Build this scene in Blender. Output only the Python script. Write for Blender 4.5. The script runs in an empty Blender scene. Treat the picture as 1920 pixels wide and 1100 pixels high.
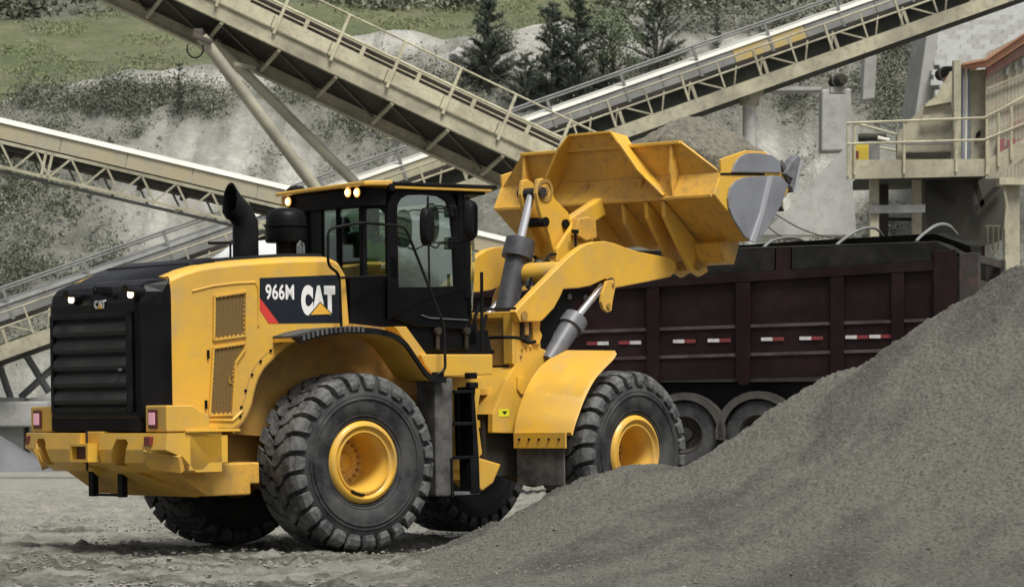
import bpy, bmesh, math, random
import numpy as np
from mathutils import Matrix, Vector, noise as mnoise
R_ = math.radians
random.seed(7); RNG = np.random.default_rng(7)
SC = bpy.context.scene
COL = SC.collection

# ------------------------------------------------------------------ camera
FPX, CX, HZ, CZ = 6000.0, 960.0, 800.0, 1.17       # long lens, horizon line, eye height
cd = bpy.data.cameras.new('camera'); cam = bpy.data.objects.new('camera', cd); COL.objects.link(cam)
cam.location = (0, 0, CZ); cam.rotation_euler = (R_(90), 0, 0)
cd.sensor_width = 36; cd.lens = 36*FPX/1920; cd.shift_y = (HZ-550)/1920
cd.clip_start = .5; cd.clip_end = 2000
cd.dof.use_dof = True; cd.dof.focus_distance = 31.5; cd.dof.aperture_fstop = 6.5
SC.camera = cam
# ------------------------------------------------------------------ world, sun, exposure
SUN_EL, SUN_AZ = 62, 152        # azimuth measured clockwise from +Y
w = bpy.data.worlds.new('World'); SC.world = w; w.use_nodes = True
nt = w.node_tree; bg = nt.nodes['Background']
sky = nt.nodes.new('ShaderNodeTexSky'); sky.sky_type = 'NISHITA'; sky.sun_disc = False
sky.sun_elevation = R_(SUN_EL); sky.sun_rotation = R_(SUN_AZ); sky.air_density = 1.0; sky.dust_density = 4.0; sky.ozone_density = .6
hsv = nt.nodes.new('ShaderNodeHueSaturation'); hsv.inputs['Saturation'].default_value = .22   # overcast: nearly white cloud light
nt.links.new(sky.outputs[0], hsv.inputs['Color']); nt.links.new(hsv.outputs[0], bg.inputs[0]); bg.inputs[1].default_value = .09
sl = bpy.data.lights.new('sun', 'SUN'); so = bpy.data.objects.new('sun', sl); COL.objects.link(so)
sl.energy = 3.3; sl.angle = R_(18); sl.color = (1, .965, .89)
sd = Vector((math.sin(R_(SUN_AZ))*math.cos(R_(SUN_EL)), math.cos(R_(SUN_AZ))*math.cos(R_(SUN_EL)), math.sin(R_(SUN_EL))))
so.rotation_euler = sd.to_track_quat('Z', 'Y').to_euler()
SC.view_settings.view_transform = 'Standard'; SC.view_settings.look = 'None'
SC.view_settings.gamma = 1; SC.view_settings.exposure = .17
SC.render.engine = 'CYCLES'; SC.cycles.max_bounces = 6; SC.cycles.transparent_max_bounces = 12

# ------------------------------------------------------------------ helpers
def ray(px, py): return Vector(((px-CX)/FPX, 1.0, (HZ-py)/FPX))
def W(px, py, Y): d = ray(px, py); return Vector((d.x*Y, Y, CZ+d.z*Y))
def hit(M, px, py, ax, val):
    Mi = M.inverted(); o = Mi @ Vector((0, 0, CZ)); d = Mi.to_3x3() @ ray(px, py)
    return o + d*((val-o[ax])/d[ax])

def fbm(x, y, octs=5, seed=0, lac=2.0, gain=.5):
    """vectorised value noise"""
    tot = np.zeros_like(x, dtype=float); a = 1.0; s = 0.0
    for k in range(octs):
        xi = np.floor(x).astype(int); yi = np.floor(y).astype(int)
        fx = x-xi; fy = y-yi; fx = fx*fx*(3-2*fx); fy = fy*fy*(3-2*fy)
        def hsh(i, j):
            n = (i*374761393 + j*668265263 + (seed+k)*1442695041) & 0xffffffff
            n = ((n ^ (n >> 13))*1274126177) & 0xffffffff
            return ((n ^ (n >> 16)) & 0xffff)/65535.0
        v = (hsh(xi, yi)*(1-fx)+hsh(xi+1, yi)*fx)*(1-fy)+(hsh(xi, yi+1)*(1-fx)+hsh(xi+1, yi+1)*fx)*fy
        tot += a*(v-.5)*2; s += a; a *= gain; x = x*lac+13.7; y = y*lac+7.3
    return tot/s

MATS = {}
def mat(name, col, rough=.6, metal=0., col2=None, nscale=3., nmix=.5, bump=0., bscale=60., coat=0., col3=None, n3=25., spec=None, attr=None, lo=.4, hi=.65, rough2=None, bdist=.01, c3=.8):
    if name in MATS: return MATS[name]
    m = bpy.data.materials.new(name); m.use_nodes = True; t = m.node_tree; N = t.nodes; L = t.links
    b = N['Principled BSDF']; b.inputs['Roughness'].default_value = rough; b.inputs['Metallic'].default_value = metal
    if spec is not None: b.inputs['Specular IOR Level'].default_value = spec
    b.inputs['Base Color'].default_value = (*col, 1)
    if coat: b.inputs['Coat Weight'].default_value = coat; b.inputs['Coat Roughness'].default_value = .15
    tc = N.new('ShaderNodeTexCoord'); out = None
    def noise(sc, det=6, r=.6):
        n = N.new('ShaderNodeTexNoise'); n.inputs['Scale'].default_value = sc; n.inputs['Detail'].default_value = det
        n.inputs['Roughness'].default_value = r; L.new(tc.outputs['Object'], n.inputs['Vector']); return n
    def mix(fac, a, b_):
        x = N.new('ShaderNodeMix'); x.data_type = 'RGBA'; L.new(fac, x.inputs['Factor'])
        if isinstance(a, tuple): x.inputs['A'].default_value = (*a, 1)
        else: L.new(a, x.inputs['A'])
        if isinstance(b_, tuple): x.inputs['B'].default_value = (*b_, 1)
        else: L.new(b_, x.inputs['B'])
        return x.outputs['Result']
    def ramp(src, a, b_, top=1.):
        r = N.new('ShaderNodeMapRange'); r.inputs['From Min'].default_value = a; r.inputs['From Max'].default_value = b_
        r.inputs['To Max'].default_value = top; L.new(src, r.inputs['Value']); return r.outputs[0]
    cur = col
    if col2:
        f1 = ramp(noise(nscale).outputs['Fac'], lo, hi, nmix)
        cur = mix(f1, cur, col2)
        if rough2 is not None:
            rr = N.new('ShaderNodeMapRange'); rr.inputs['To Min'].default_value = rough; rr.inputs['To Max'].default_value = rough2
            L.new(f1, rr.inputs['Value']); L.new(rr.outputs[0], b.inputs['Roughness'])
    if col3:
        cur = mix(ramp(noise(n3, 8, .75).outputs['Fac'], .5, .68, c3), cur, col3)
    if attr:   # per-vertex cover mask: (attribute, colour, colour b)
        at = N.new('ShaderNodeAttribute'); at.attribute_name = attr[0]
        g = mix(ramp(noise(attr[3], 8, .7).outputs['Fac'], .38, .62), attr[1], attr[2])
        cur = mix(at.outputs['Fac'], cur, g)
    if not isinstance(cur, tuple): L.new(cur, b.inputs['Base Color'])
    if bump:
        bp = N.new('ShaderNodeBump'); bp.inputs['Strength'].default_value = bump; bp.inputs['Distance'].default_value = bdist
        L.new(noise(bscale, 8, .7).outputs['Fac'], bp.inputs['Height']); L.new(bp.outputs[0], b.inputs['Normal'])
    MATS[name] = m; return m

def emis(name, col, strength):
    m = bpy.data.materials.new(name); m.use_nodes = True; b = m.node_tree.nodes['Principled BSDF']
    b.inputs['Base Color'].default_value = (*col, 1); b.inputs['Emission Color'].default_value = (*col, 1); b.inputs['Emission Strength'].default_value = strength
    return m

YEL = mat('yellow_paint', (.74, .425, .045), .40, col2=(.54, .325, .075), nscale=1.7, nmix=.7, bump=.05, bscale=9, coat=.2, col3=(.46, .33, .15), n3=4, c3=.55, rough2=.65)
YELW = mat('worn_yellow_paint', (.68, .375, .055), .5, col2=(.44, .265, .07), nscale=2.6, nmix=.85, bump=.15, bscale=26, col3=(.30, .20, .085), n3=11, c3=.75, lo=.42, hi=.72)
YELD = mat('dusty_shaded_yellow_paint', (.40, .225, .045), .65, col2=(.22, .14, .055), nscale=4, nmix=.8, bump=.15, bscale=40)  # darker yellow: dusty parts, and painted-in shade of wheel arch and tower
BLK = mat('black_plastic', (.006, .006, .007), .42, col2=(.02, .02, .02), nscale=4, nmix=.5, bump=.05, bscale=50, rough2=.65, spec=.14)
BLKM = mat('matt_black', (.005, .005, .006), .6, col2=(.015, .015, .015), nscale=6, spec=.14)
PANEL = mat('black_cab_paint', (.004, .004, .005), .34, col2=(.014, .014, .015), nscale=2, nmix=.35, rough2=.55, spec=.14)
DUSTB = mat('dusty_black', (.03, .03, .03), .75, col2=(.14, .135, .125), nscale=5, nmix=.8, bump=.3, bscale=60, col3=(.07, .068, .065), n3=14)
RUB = mat('tyre_rubber', (.010, .011, .013), .6, col2=(.085, .085, .084), nscale=3.2, nmix=.8, bump=.25, bscale=70, col3=(.045, .046, .05), n3=22, rough2=.9)
RUBT = mat('tread_rubber', (.035, .037, .041), .62, col2=(.16, .162, .158), nscale=6, nmix=.85, col3=(.20, .195, .18), n3=24, c3=.6, bump=.3, bscale=60, rough2=.9)
GREY = mat('grey_cylinder', (.10, .105, .12), .45, col2=(.17, .175, .19), nscale=6, nmix=.7)
DGREY = mat('dark_grey_cylinder', (.045, .045, .052), .4, col2=(.09, .09, .10), nscale=7, nmix=.7)
WEAR = mat('worn_steel_grey', (.27, .28, .31), .4, metal=.3, col2=(.20, .205, .23), nscale=3, nmix=.8, bump=.05, bscale=30)
CHR = mat('chrome_rod', (.85, .85, .86), .22, metal=.85)
CREAM = mat('cream_paint', (.54, .51, .365), .6, col2=(.33, .30, .21), nscale=1.1, nmix=.8, bump=.1, bscale=20, col3=(.26, .235, .175), n3=7)
CREAMB = mat('dusty_cream_steel', (.44, .415, .30), .7, col2=(.25, .23, .17), nscale=.9, nmix=.9, bump=.1, bscale=20, col3=(.18, .17, .14), n3=5)
TANP = mat('tan_conveyor_panel', (.36, .335, .245), .6, col2=(.40, .33, .19), nscale=.5, nmix=.7, col3=(.27, .26, .22), n3=2.5)
WHITE = mat('white_cover', (.62, .615, .56), .6, col2=(.50, .49, .43), nscale=.8, nmix=.6)
GALV = mat('grey_steel', (.20, .205, .20), .6, col2=(.12, .12, .115), nscale=1.2, nmix=.9, col3=(.27, .27, .26), n3=6)
DARK = mat('dark_steel', (.030, .028, .024), .7, col2=(.06, .054, .045), nscale=1.0, nmix=.9, spec=.14)
MAR = mat('maroon_paint', (.012, .0048, .0058), .5, col2=(.028, .018, .017), nscale=1.3, nmix=.6, bump=.06, bscale=12, col3=(.014, .005, .006), n3=5, spec=.14)
BRD = mat('dark_board', (.009, .009, .008), .75, col2=(.025, .024, .02), nscale=2.5, nmix=.9, spec=.14)
CONC = mat('concrete', (.42, .42, .40), .85, col2=(.30, .30, .285), nscale=.8, nmix=.9, bump=.3, bscale=8, col3=(.22, .22, .2), n3=2.5)
WBLK = mat('white_block', (.50, .51, .505), .85, col2=(.33, .335, .33), nscale=1.3, nmix=.9, bump=.3, bscale=8)
MARD = mat('dusty_highlight_maroon', (.038, .021, .022), .6, col2=(.075, .06, .058), nscale=3, nmix=.9)  # lighter maroon: paints highlights on the dusty side rails
RUSTB = mat('rusty_belt_grey', (.13, .115, .095), .8, col2=(.07, .06, .05), nscale=1.5, nmix=.9)
RED = mat('red_reflector', (.22, .025, .03), .5, col2=(.12, .03, .03), nscale=9, nmix=.9); WRF = mat('white_reflector', (.58, .57, .56), .5, col2=(.35, .33, .32), nscale=9, nmix=.8)
GRAV = mat('gravel_grey', (.225, .220, .188), .95, col2=(.075, .073, .062), nscale=30, nmix=.75, lo=.47, hi=.60, bump=1, bscale=30, bdist=.08, col3=(.35, .345, .295), n3=60, c3=.7, attr=('streak', (.075, .073, .062), (.165, .161, .138), 24))
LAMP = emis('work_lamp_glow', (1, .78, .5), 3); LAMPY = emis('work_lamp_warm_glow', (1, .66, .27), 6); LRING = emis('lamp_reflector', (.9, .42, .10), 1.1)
LENS = emis('tail_lamp_lens', (.72, .36, .42), .3)
ORNG = mat('rusty_orange_roof', (.42, .21, .13), .7, col2=(.30, .17, .11), nscale=2, nmix=.8)
def glass(name, tint, gl=.12):
    m = bpy.data.materials.new(name); m.use_nodes = True; t = m.node_tree; N = t.nodes; N.remove(N['Principled BSDF'])
    tr = N.new('ShaderNodeBsdfTransparent'); tr.inputs[0].default_value = (*tint, 1)
    g = N.new('ShaderNodeBsdfGlossy'); g.inputs['Roughness'].default_value = .04; g.inputs[0].default_value = (.86, .95, .92, 1)
    lw = N.new('ShaderNodeLayerWeight'); lw.inputs[0].default_value = .5
    mr = N.new('ShaderNodeMapRange'); mr.inputs['To Min'].default_value = gl; mr.inputs['To Max'].default_value = .75
    t.links.new(lw.outputs['Facing'], mr.inputs['Value'])
    mx = N.new('ShaderNodeMixShader'); t.links.new(mr.outputs[0], mx.inputs[0]); t.links.new(tr.outputs[0], mx.inputs[1]); t.links.new(g.outputs[0], mx.inputs[2])
    t.links.new(mx.outputs[0], N['Material Output'].inputs[0]); return m
GLS = glass('cab_glass', (.80, .88, .85), .40); GLR = glass('green_tint_glass', (.74, .88, .80), .15)

def link(name, me, m=None, parent=None, M=None, smooth=False, bevel=0, seg=2, ang=35):
    if m is not None and not me.materials: me.materials.append(m)
    o = bpy.data.objects.new(name, me); COL.objects.link(o)
    if M is not None: o.matrix_local = M
    if parent is not None: o.parent = parent
    if M is not None: o.matrix_local = M
    if smooth:
        me.polygons.foreach_set('use_smooth', [True]*len(me.polygons))
        try: me.set_sharp_from_angle(angle=R_(40))
        except Exception: pass
    if bevel:
        bm_ = o.modifiers.new('bevel', 'BEVEL'); bm_.width = bevel; bm_.segments = seg; bm_.limit_method = 'ANGLE'; bm_.angle_limit = R_(ang)
        bm_.harden_normals = False
    return o
def tag(o, label=None, cat=None, group=None, kind=None):
    if label: o['label'] = label
    if cat: o['category'] = cat
    if group: o['group'] = group
    if kind: o['kind'] = kind
    return o
def empty(name, M, label, cat, group=None):
    o = bpy.data.objects.new(name, None); COL.objects.link(o); o.matrix_world = M; o.empty_display_size = .3
    return tag(o, label, cat, group)

class MB:
    def __init__(s): s.v = []; s.f = []; s.M = None
    def add(s, vs, fs):
        n = len(s.v); s.v += [tuple(v) for v in vs]; s.f += [tuple(i+n for i in f) for f in fs]; return s
    def box(s, c, d, M=None):
        x, y, z = d[0]/2, d[1]/2, d[2]/2
        vs = [Vector((a*x, b*y, e*z)) for e in (-1, 1) for b in (-1, 1) for a in (-1, 1)]
        if M is not None: vs = [M @ v for v in vs]
        vs = [v+Vector(c) for v in vs]
        return s.add(vs, [(0, 2, 3, 1), (4, 5, 7, 6), (0, 1, 5, 4), (2, 6, 7, 3), (0, 4, 6, 2), (1, 3, 7, 5)])
    def bb(s, a, b):
        a = Vector(a); b = Vector(b); return s.box((a+b)/2, [abs(b[i]-a[i]) for i in range(3)])
    def prism(s, poly, fn, a, b):
        """poly list of 2-tuples; fn(u,v,t) -> 3D"""
        n = len(poly); vs = [fn(u, v, a) for u, v in poly]+[fn(u, v, b) for u, v in poly]
        return s.add(vs, [tuple(range(n-1, -1, -1)), tuple(range(n, 2*n))]+[(i, (i+1) % n, (i+1) % n+n, i+n) for i in range(n)])
    def py(s, poly, y0, y1):      # polygon in x,z
        return s.prism(poly, lambda u, v, t: (u, t, v), y0, y1)
    def px(s, poly, x0, x1): return s.prism(poly, lambda u, v, t: (t, u, v), x0, x1)
    def pz(s, poly, z0, z1): return s.prism(poly, lambda u, v, t: (u, v, t), z0, z1)
    def loft(s, rings, cap=True, closed=True):
        n = len(rings[0]); base = len(s.v); vs = [p for r in rings for p in r]; fs = []
        for k in range(len(rings)-1):
            for i in range(n if closed else n-1):
                j = (i+1) % n; fs.append((k*n+i, k*n+j, (k+1)*n+j, (k+1)*n+i))
        if cap: fs.append(tuple(range(n-1, -1, -1))); fs.append(tuple((len(rings)-1)*n+i for i in range(n)))
        return s.add(vs, fs)
    def beam(s, p0, p1, wd, ht, up=(0, 0, 1)):
        p0 = Vector(p0); p1 = Vector(p1); d = (p1-p0).normalized(); up = Vector(up)
        sx = d.cross(up).normalized(); uz = sx.cross(d).normalized()
        r = lambda p: [p+sx*a*wd/2+uz*b*ht/2 for a, b in ((-1, -1), (1, -1), (1, 1), (-1, 1))]
        return s.loft([r(p0), r(p1)])
    def cyl(s, p0, p1, r0, r1=None, n=16, cap=True):
        r1 = r0 if r1 is None else r1; p0 = Vector(p0); p1 = Vector(p1); d = (p1-p0).normalized()
        a = d.orthogonal().normalized(); b = d.cross(a)
        ring = lambda p, r: [p+(a*math.cos(t)+b*math.sin(t))*r for t in [2*math.pi*i/n for i in range(n)]]
        return s.loft([ring(p0, r0), ring(p1, r1)], cap)
    def tube(s, pts, r, n=8, rs=None):
        pts = [Vector(p) for p in pts]; rings = []; a = None
        for i, p in enumerate(pts):
            d = (pts[min(i+1, len(pts)-1)]-pts[max(i-1, 0)]).normalized()
            if a is None: a = d.orthogonal().normalized()
            a = (a-d*a.dot(d)).normalized(); b = d.cross(a); rr = rs[i] if rs else r
            rings.append([p+(a*math.cos(t)+b*math.sin(t))*rr for t in [2*math.pi*k/n for k in range(n)]])
        return s.loft(rings)
    def lathe(s, prof, p0, d, n=48, cap=False):
        """prof list (h, r) along axis d from p0"""
        p0 = Vector(p0); d = Vector(d).normalized(); a = d.orthogonal().normalized(); b = d.cross(a)
        rings = [[p0+d*h+(a*math.cos(t)+b*math.sin(t))*max(r, 1e-4) for t in [2*math.pi*i/n for i in range(n)]] for h, r in prof]
        return s.loft(rings, cap)
    def mesh(s, name='m'):
        me = bpy.data.meshes.new(name); me.from_pydata(s.v, [], s.f); me.update()
        bm = bmesh.new(); bm.from_mesh(me); bmesh.ops.recalc_face_normals(bm, faces=bm.faces); bm.to_mesh(me); bm.free(); return me
    def build(s, name, m, parent=None, **k):
        return link(name, s.mesh(name), m, parent, **k)
def smooth_path(pts, n=6):
    """Catmull-Rom through points"""
    P = [Vector(p) for p in pts]; P = [P[0]*2-P[1]]+P+[P[-1]*2-P[-2]]; out = []
    for i in range(1, len(P)-2):
        for k in range(n):
            t = k/n; a, b, c, d = P[i-1], P[i], P[i+1], P[i+2]
            out.append(.5*((2*b)+(c-a)*t+(2*a-5*b+4*c-d)*t*t+(3*b-a-3*c+d)*t**3))
    out.append(P[-2]); return out
def round_path(pts, r=.06, n=4):
    P = [Vector(p) for p in pts]; out = [P[0]]
    for i in range(1, len(P)-1):
        a = (P[i-1]-P[i]); b = (P[i+1]-P[i]); rr = min(r, a.length/2.1, b.length/2.1); a.normalize(); b.normalize()
        p0 = P[i]+a*rr; p1 = P[i]+b*rr
        for k in range(n+1): t = k/n; out.append(p0*(1-t)**2+P[i]*2*t*(1-t)+p1*t*t)
    out.append(P[-1]); return out
def grid_mesh(name, X, Y, Z, m, kind='structure', attrs=None, smooth=True):
    ny, nx = X.shape; me = bpy.data.meshes.new(name)
    co = np.stack([X, Y, Z], -1).reshape(-1, 3).astype(np.float32)
    i = np.arange((ny-1)*(nx-1)); r = i//(nx-1); c = i % (nx-1); a = r*nx+c
    q = np.stack([a, a+1, a+nx+1, a+nx], 1).astype(np.int32)
    me.vertices.add(len(co)); me.vertices.foreach_set('co', co.ravel()); me.loops.add(q.size); me.loops.foreach_set('vertex_index', q.ravel())
    me.polygons.add(len(q)); me.polygons.foreach_set('loop_start', np.arange(len(q))*4); me.polygons.foreach_set('loop_total', np.full(len(q), 4))
    me.update(); me.validate()
    if smooth: me.polygons.foreach_set('use_smooth', [True]*len(q))
    for k, v in (attrs or {}).items():
        at = me.attributes.new(k, 'FLOAT', 'POINT'); at.data.foreach_set('value', v.ravel().astype(np.float32))
    me.materials.append(m); o = bpy.data.objects.new(name, me); COL.objects.link(o)
    if kind: o['kind'] = kind
    return o
def quads_mesh(name, co, m, parent=None, n=4):
    """co (k, n, 3) array of separate polygons"""
    k = len(co); me = bpy.data.meshes.new(name); me.vertices.add(k*n); me.vertices.foreach_set('co', co.reshape(-1).astype(np.float32))
    me.loops.add(k*n); me.loops.foreach_set('vertex_index', np.arange(k*n, dtype=np.int32)); me.polygons.add(k)
    me.polygons.foreach_set('loop_start', np.arange(k)*n); me.polygons.foreach_set('loop_total', np.full(k, n)); me.update()
    me.materials.append(m); o = bpy.data.objects.new(name, me); COL.objects.link(o)
    if parent is not None: o.parent = parent
    return o
def leaves(cen, size, aspect=.5, droop=0):
    """random leaf quads at centres"""
    k = len(cen); d = RNG.normal(size=(k, 3)); d[:, 2] -= droop; d /= np.linalg.norm(d, axis=1)[:, None]
    e = RNG.normal(size=(k, 3)); e -= d*(e*d).sum(1)[:, None]; e /= np.linalg.norm(e, axis=1)[:, None]
    s = (size*(.6+.8*RNG.random(k)))[:, None] if np.isscalar(size) else size[:, None]
    d = d*s; e = e*s*aspect
    return np.stack([cen-d*.5-e*.1, cen+e*.5, cen+d*.5+e*.1, cen-e*.5], 1)
# ================================================================== GROUND
def sstep(a, b, x): t = np.clip((x-a)/(b-a), 0, 1); return t*t*(3-2*t)
def ground_z(X, Y):
    rise = .52*sstep(38, 46, Y)*sstep(-1.0, 3.5, X+.0*Y)          # the ground climbs towards the lorry
    return rise
YARD = mat('yard_dirt', (.38, .37, .32), .95, attr=('churn_shade', (.075, .072, .06), (.21, .205, .172), 13), col2=(.20, .195, .165), nscale=2.2, nmix=.8, bump=1, bscale=22, bdist=.08, col3=(.50, .49, .44), n3=14, c3=.7)
def ground():
    xs = np.concatenate([np.linspace(-70, -9, 30)[:-1], np.linspace(-9, 9, 420), np.linspace(9, 70, 30)[1:]])
    ys = np.concatenate([np.linspace(-12, 20, 30)[:-1], np.geomspace(20, 60, 620)[:-1], np.linspace(60, 330, 60)])
    X, Y = np.meshgrid(xs, ys); fade = np.exp(-np.maximum(Y-45, 0)/30)*(np.abs(X) < 9)
    z = ground_z(X, Y)
    # churned dirt: low lumps, wheel ruts running across the view
    lump = .05*fbm(X*1.0, Y*.8, 4, 3)+.045*fbm(X*3.5, Y*2.6, 5, 11, 2.0, .7)+.03*np.maximum(fbm(X*11, Y*8, 3, 21), 0)
    rut = np.zeros_like(X)
    for y0, s, wd in ((24.6, .10, .28), (26.4, .06, .3), (28.3, .12, .3), (33.5, -.05, .35), (36.0, .1, .4), (25.5, -.05, .25)):
        dd = np.abs(Y-(y0+s*X+.25*fbm(X*.4, X*0+y0, 2, 5))); rut += -.045*np.exp(-(dd/wd)**4)+.03*np.exp(-((dd-wd*1.4)/.12)**2)
    clod = np.maximum(fbm(X*6, Y*5, 3, 40)-.28, 0)*.16
    flat = np.exp(-(((X+.6)/4.5)**4+((Y-32)/3.2)**4))
    churn_shade = np.clip(1.9*fbm(X*.55, Y*1.5, 4, 51)+1.6*fbm(X*2.2, Y*7, 4, 57)+.12*(31-Y)+.05+2.5*np.clip(-rut, 0, .045)*8, 0, 1)*(Y < 60)
    churn_shade = np.maximum(churn_shade, .75*np.exp(-(((X+1.2)/3.6)**4+((Y-31.6)/2.2)**4)))  # contact shadow under the loader, painted into the ground colour
    grid_mesh('ground', X, Y, z+(lump*1.2+rut+clod*(1-.5*flat))*fade-.02, YARD, attrs={'churn_shade': churn_shade})
ground()
# far base so that nothing shows below the slopes
mb = MB(); mb.bb((-400, -150, -1.2), (400, 600, -.9)); tag(mb.build('terrain', YARD), kind='structure')

# loose stones lying on the yard
def stones(name, pts, size, m, flat=.6):
    k = len(pts); base = np.array([(1, 0, 0), (-1, 0, 0), (0, 1, 0), (0, -1, 0), (0, 0, 1), (0, 0, -1)], float)
    F = np.array([(0, 2, 4), (2, 1, 4), (1, 3, 4), (3, 0, 4), (2, 0, 5), (1, 2, 5), (3, 1, 5), (0, 3, 5)])
    s = size*np.minimum(np.exp(RNG.normal(0, .45, k)), 2.2); v = base[None]*(.7+.6*RNG.random((k, 6, 1)))*s[:, None, None]; v[:, :, 2] *= flat
    a = RNG.random(k)*6.28; c, sn = np.cos(a)[:, None], np.sin(a)[:, None]
    x = v[:, :, 0]*c-v[:, :, 1]*sn; y = v[:, :, 0]*sn+v[:, :, 1]*c; v = np.stack([x, y, v[:, :, 2]], -1)+pts[:, None, :]
    return tag(quads_mesh(name, v[:, F].reshape(-1, 3, 3), m, n=3), kind='stuff')
n = 9000; px_ = RNG.random(n)*13-7.5; py_ = 23+18*RNG.random(n)**1.3
keep = (fbm(px_*1.2, py_*1.0, 3, 77) > -.05); px_, py_ = px_[keep], py_[keep]
stones('loose_stones', np.stack([px_, py_, ground_z(px_, py_)+.012], -1), .014, mat('stone_bits', (.24, .232, .20), .95, col2=(.10, .097, .083), nscale=5, nmix=.95, lo=.45, hi=.55))

# ================================================================== GRAVEL PILE (foreground right)
_sil = [(480, 1150), (640, 1088), (740, 1052), (830, 1022), (900, 996), (960, 966), (1030, 926), (1120, 888), (1180, 868), (1280, 856), (1345, 826), (1420, 786), (1500, 740), (1600, 682), (1700, 622), (1800, 565), (1920, 500), (2100, 395), (2300, 300), (2600, 250)]
YR = 27.6
_sx = np.array([(p[0]-CX)/FPX*YR for p in _sil]); _sz = np.array([CZ+(HZ-p[1])/FPX*YR for p in _sil])
def pile_z(X, Y):
    # ridge of tipped material; both flanks at the angle of repose
    rz = np.interp(X, _sx, _sz); rz = rz+.045*fbm(X*1.3, X*0+3, 3, 2)*sstep(.3, .9, rz)
    back = rz-np.maximum(Y-YR, 0)*.60; front = rz-np.maximum(YR-Y, 0)*np.clip(rz/4.7, .0, .56)
    lobe = .05*fbm(X*.55+3, Y*.55, 3, 8)*sstep(.2, 1.2, rz)
    z = np.minimum(back, front)+lobe*np.clip(np.abs(Y-YR)/1.2, .15, 1)
    det = .055*fbm(X*1.8+Y*.9, Y*1.1, 4, 31)+.030*fbm(X*5+Y*2, Y*3, 4, 61)+.030*fbm(X*17, Y*11, 4, 71, 2.3, .7)
    vv = (YR-Y)*.62; det = det+.045*fbm((X*.82-vv*.57)*.5, (X*.57+vv*.82)*2.2, 3, 151)
    slump = .07*np.maximum(fbm(X*1.3-Y*.5, Y*.45+X*.3, 3, 91), 0)
    z = z+(det-slump)*np.clip(z*2+.5, .1, 1)
    return z
def pile():
    xs = np.concatenate([np.linspace(-2.2, 5.4, 760)[:-1], np.linspace(5.4, 9.0, 90)]); ys = np.concatenate([np.linspace(22.6, 28.3, 560)[:-1], np.linspace(28.3, 33.4, 90)])
    X, Y = np.meshgrid(xs, ys); z = pile_z(X, Y)
    z = np.maximum(z, -.3); z = np.where((X < _sx[0]), -.3, z)
    v = (YR-Y)*.62; al = X*.82-v*.57; ac = X*.57+v*.82
    st = .9*np.clip(.28+2.3*fbm(al*.45, ac*1.5, 4, 131)+1.1*fbm(al*2, ac*6, 3, 141)+.06*(X-3.5), 0, 1)
    o = grid_mesh('gravel_pile', X, Y, z, GRAV, kind=None, attrs={'streak': st})
    tag(o, 'large grey gravel pile rising to the right in the foreground', 'gravel pile'); return z
pile()
n = 24000; a = RNG.random(n)*9.6-1.4; b = 21.3+7.2*RNG.random(n); zz = pile_z(a, b); k = zz > .02; a, b, zz = a[k], b[k], zz[k]
stones('pile_pebbles', np.stack([a, b, zz+.003], -1), .0052, mat('pebble_grey', (.21, .206, .172), .95, col2=(.13, .128, .11), nscale=12, nmix=.95, col3=(.30, .29, .25), n3=20), .8)

n = 3000; a = RNG.random(n)*6-1.6; b = 23.2+5.0*RNG.random(n); zz = pile_z(a, b); k = (zz > .02) & (zz < .05+.35*RNG.random(n)**2); a, b, zz = a[k], b[k], zz[k]
stones('toe_stones', np.stack([a, b, zz+.0], -1), .012, mat('toe_stone', (.15, .147, .125), .95, col2=(.08, .078, .066), nscale=8, nmix=.9), .7)
# ================================================================== HILLSIDE (cut bank) and MEADOW
_cr = [(-900, 230), (-300, 210), (0, 186), (60, 172), (130, 155), (200, 140), (250, 126), (300, 131), (340, 122), (400, 118), (520, 108), (600, 95), (660, 66), (740, 54), (780, 55), (830, 74), (880, 66), (960, 60), (1010, 46), (1100, 36), (1250, 30), (1400, 28), (1700, 20), (1920, 0), (2600, -60)]
def pix(X, Y, Z): return CX+FPX*X/Y, HZ-FPX*(Z-CZ)/Y
YF, YC = 98.0, 126.0
def bank_z(X, Y, det=True):
    px = CX+FPX*X/YC; zc = CZ+(HZ-np.interp(px, [p[0] for p in _cr], [p[1] for p in _cr]))*YC/FPX
    t = (Y-YF)/(YC-YF); z = zc*np.clip(t, 0, 1)**.92
    z = np.where(t > 1, zc-(Y-YC)*.35, z); env = np.clip(t*3, 0, 1)*(1-.85*sstep(.72, .97, t))
    if det:
        z = z+env*(.75*fbm(X*.16, Y*.16, 3, 5)+.40*fbm(X*.55+Y*.2, Y*.5, 4, 15)*np.where(t > .97, .3, 1)+.5*np.maximum(fbm(X*.9, Y*.35, 4, 25), 0)*np.where(t > .93, .2, 1)+.12*fbm(X*3, Y*2.4, 3, 35)+.45*fbm(X*1.3, Y*.16, 3, 45))
    return np.where(t < 0, -.3, z)
def blob(px, py, lst):
    m = np.zeros_like(px)
    for cx, cy, rx, ry, s in lst: m = np.maximum(m, s*np.exp(-(((px-cx)/rx)**2+((py-cy)/ry)**2)))
    return m
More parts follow.
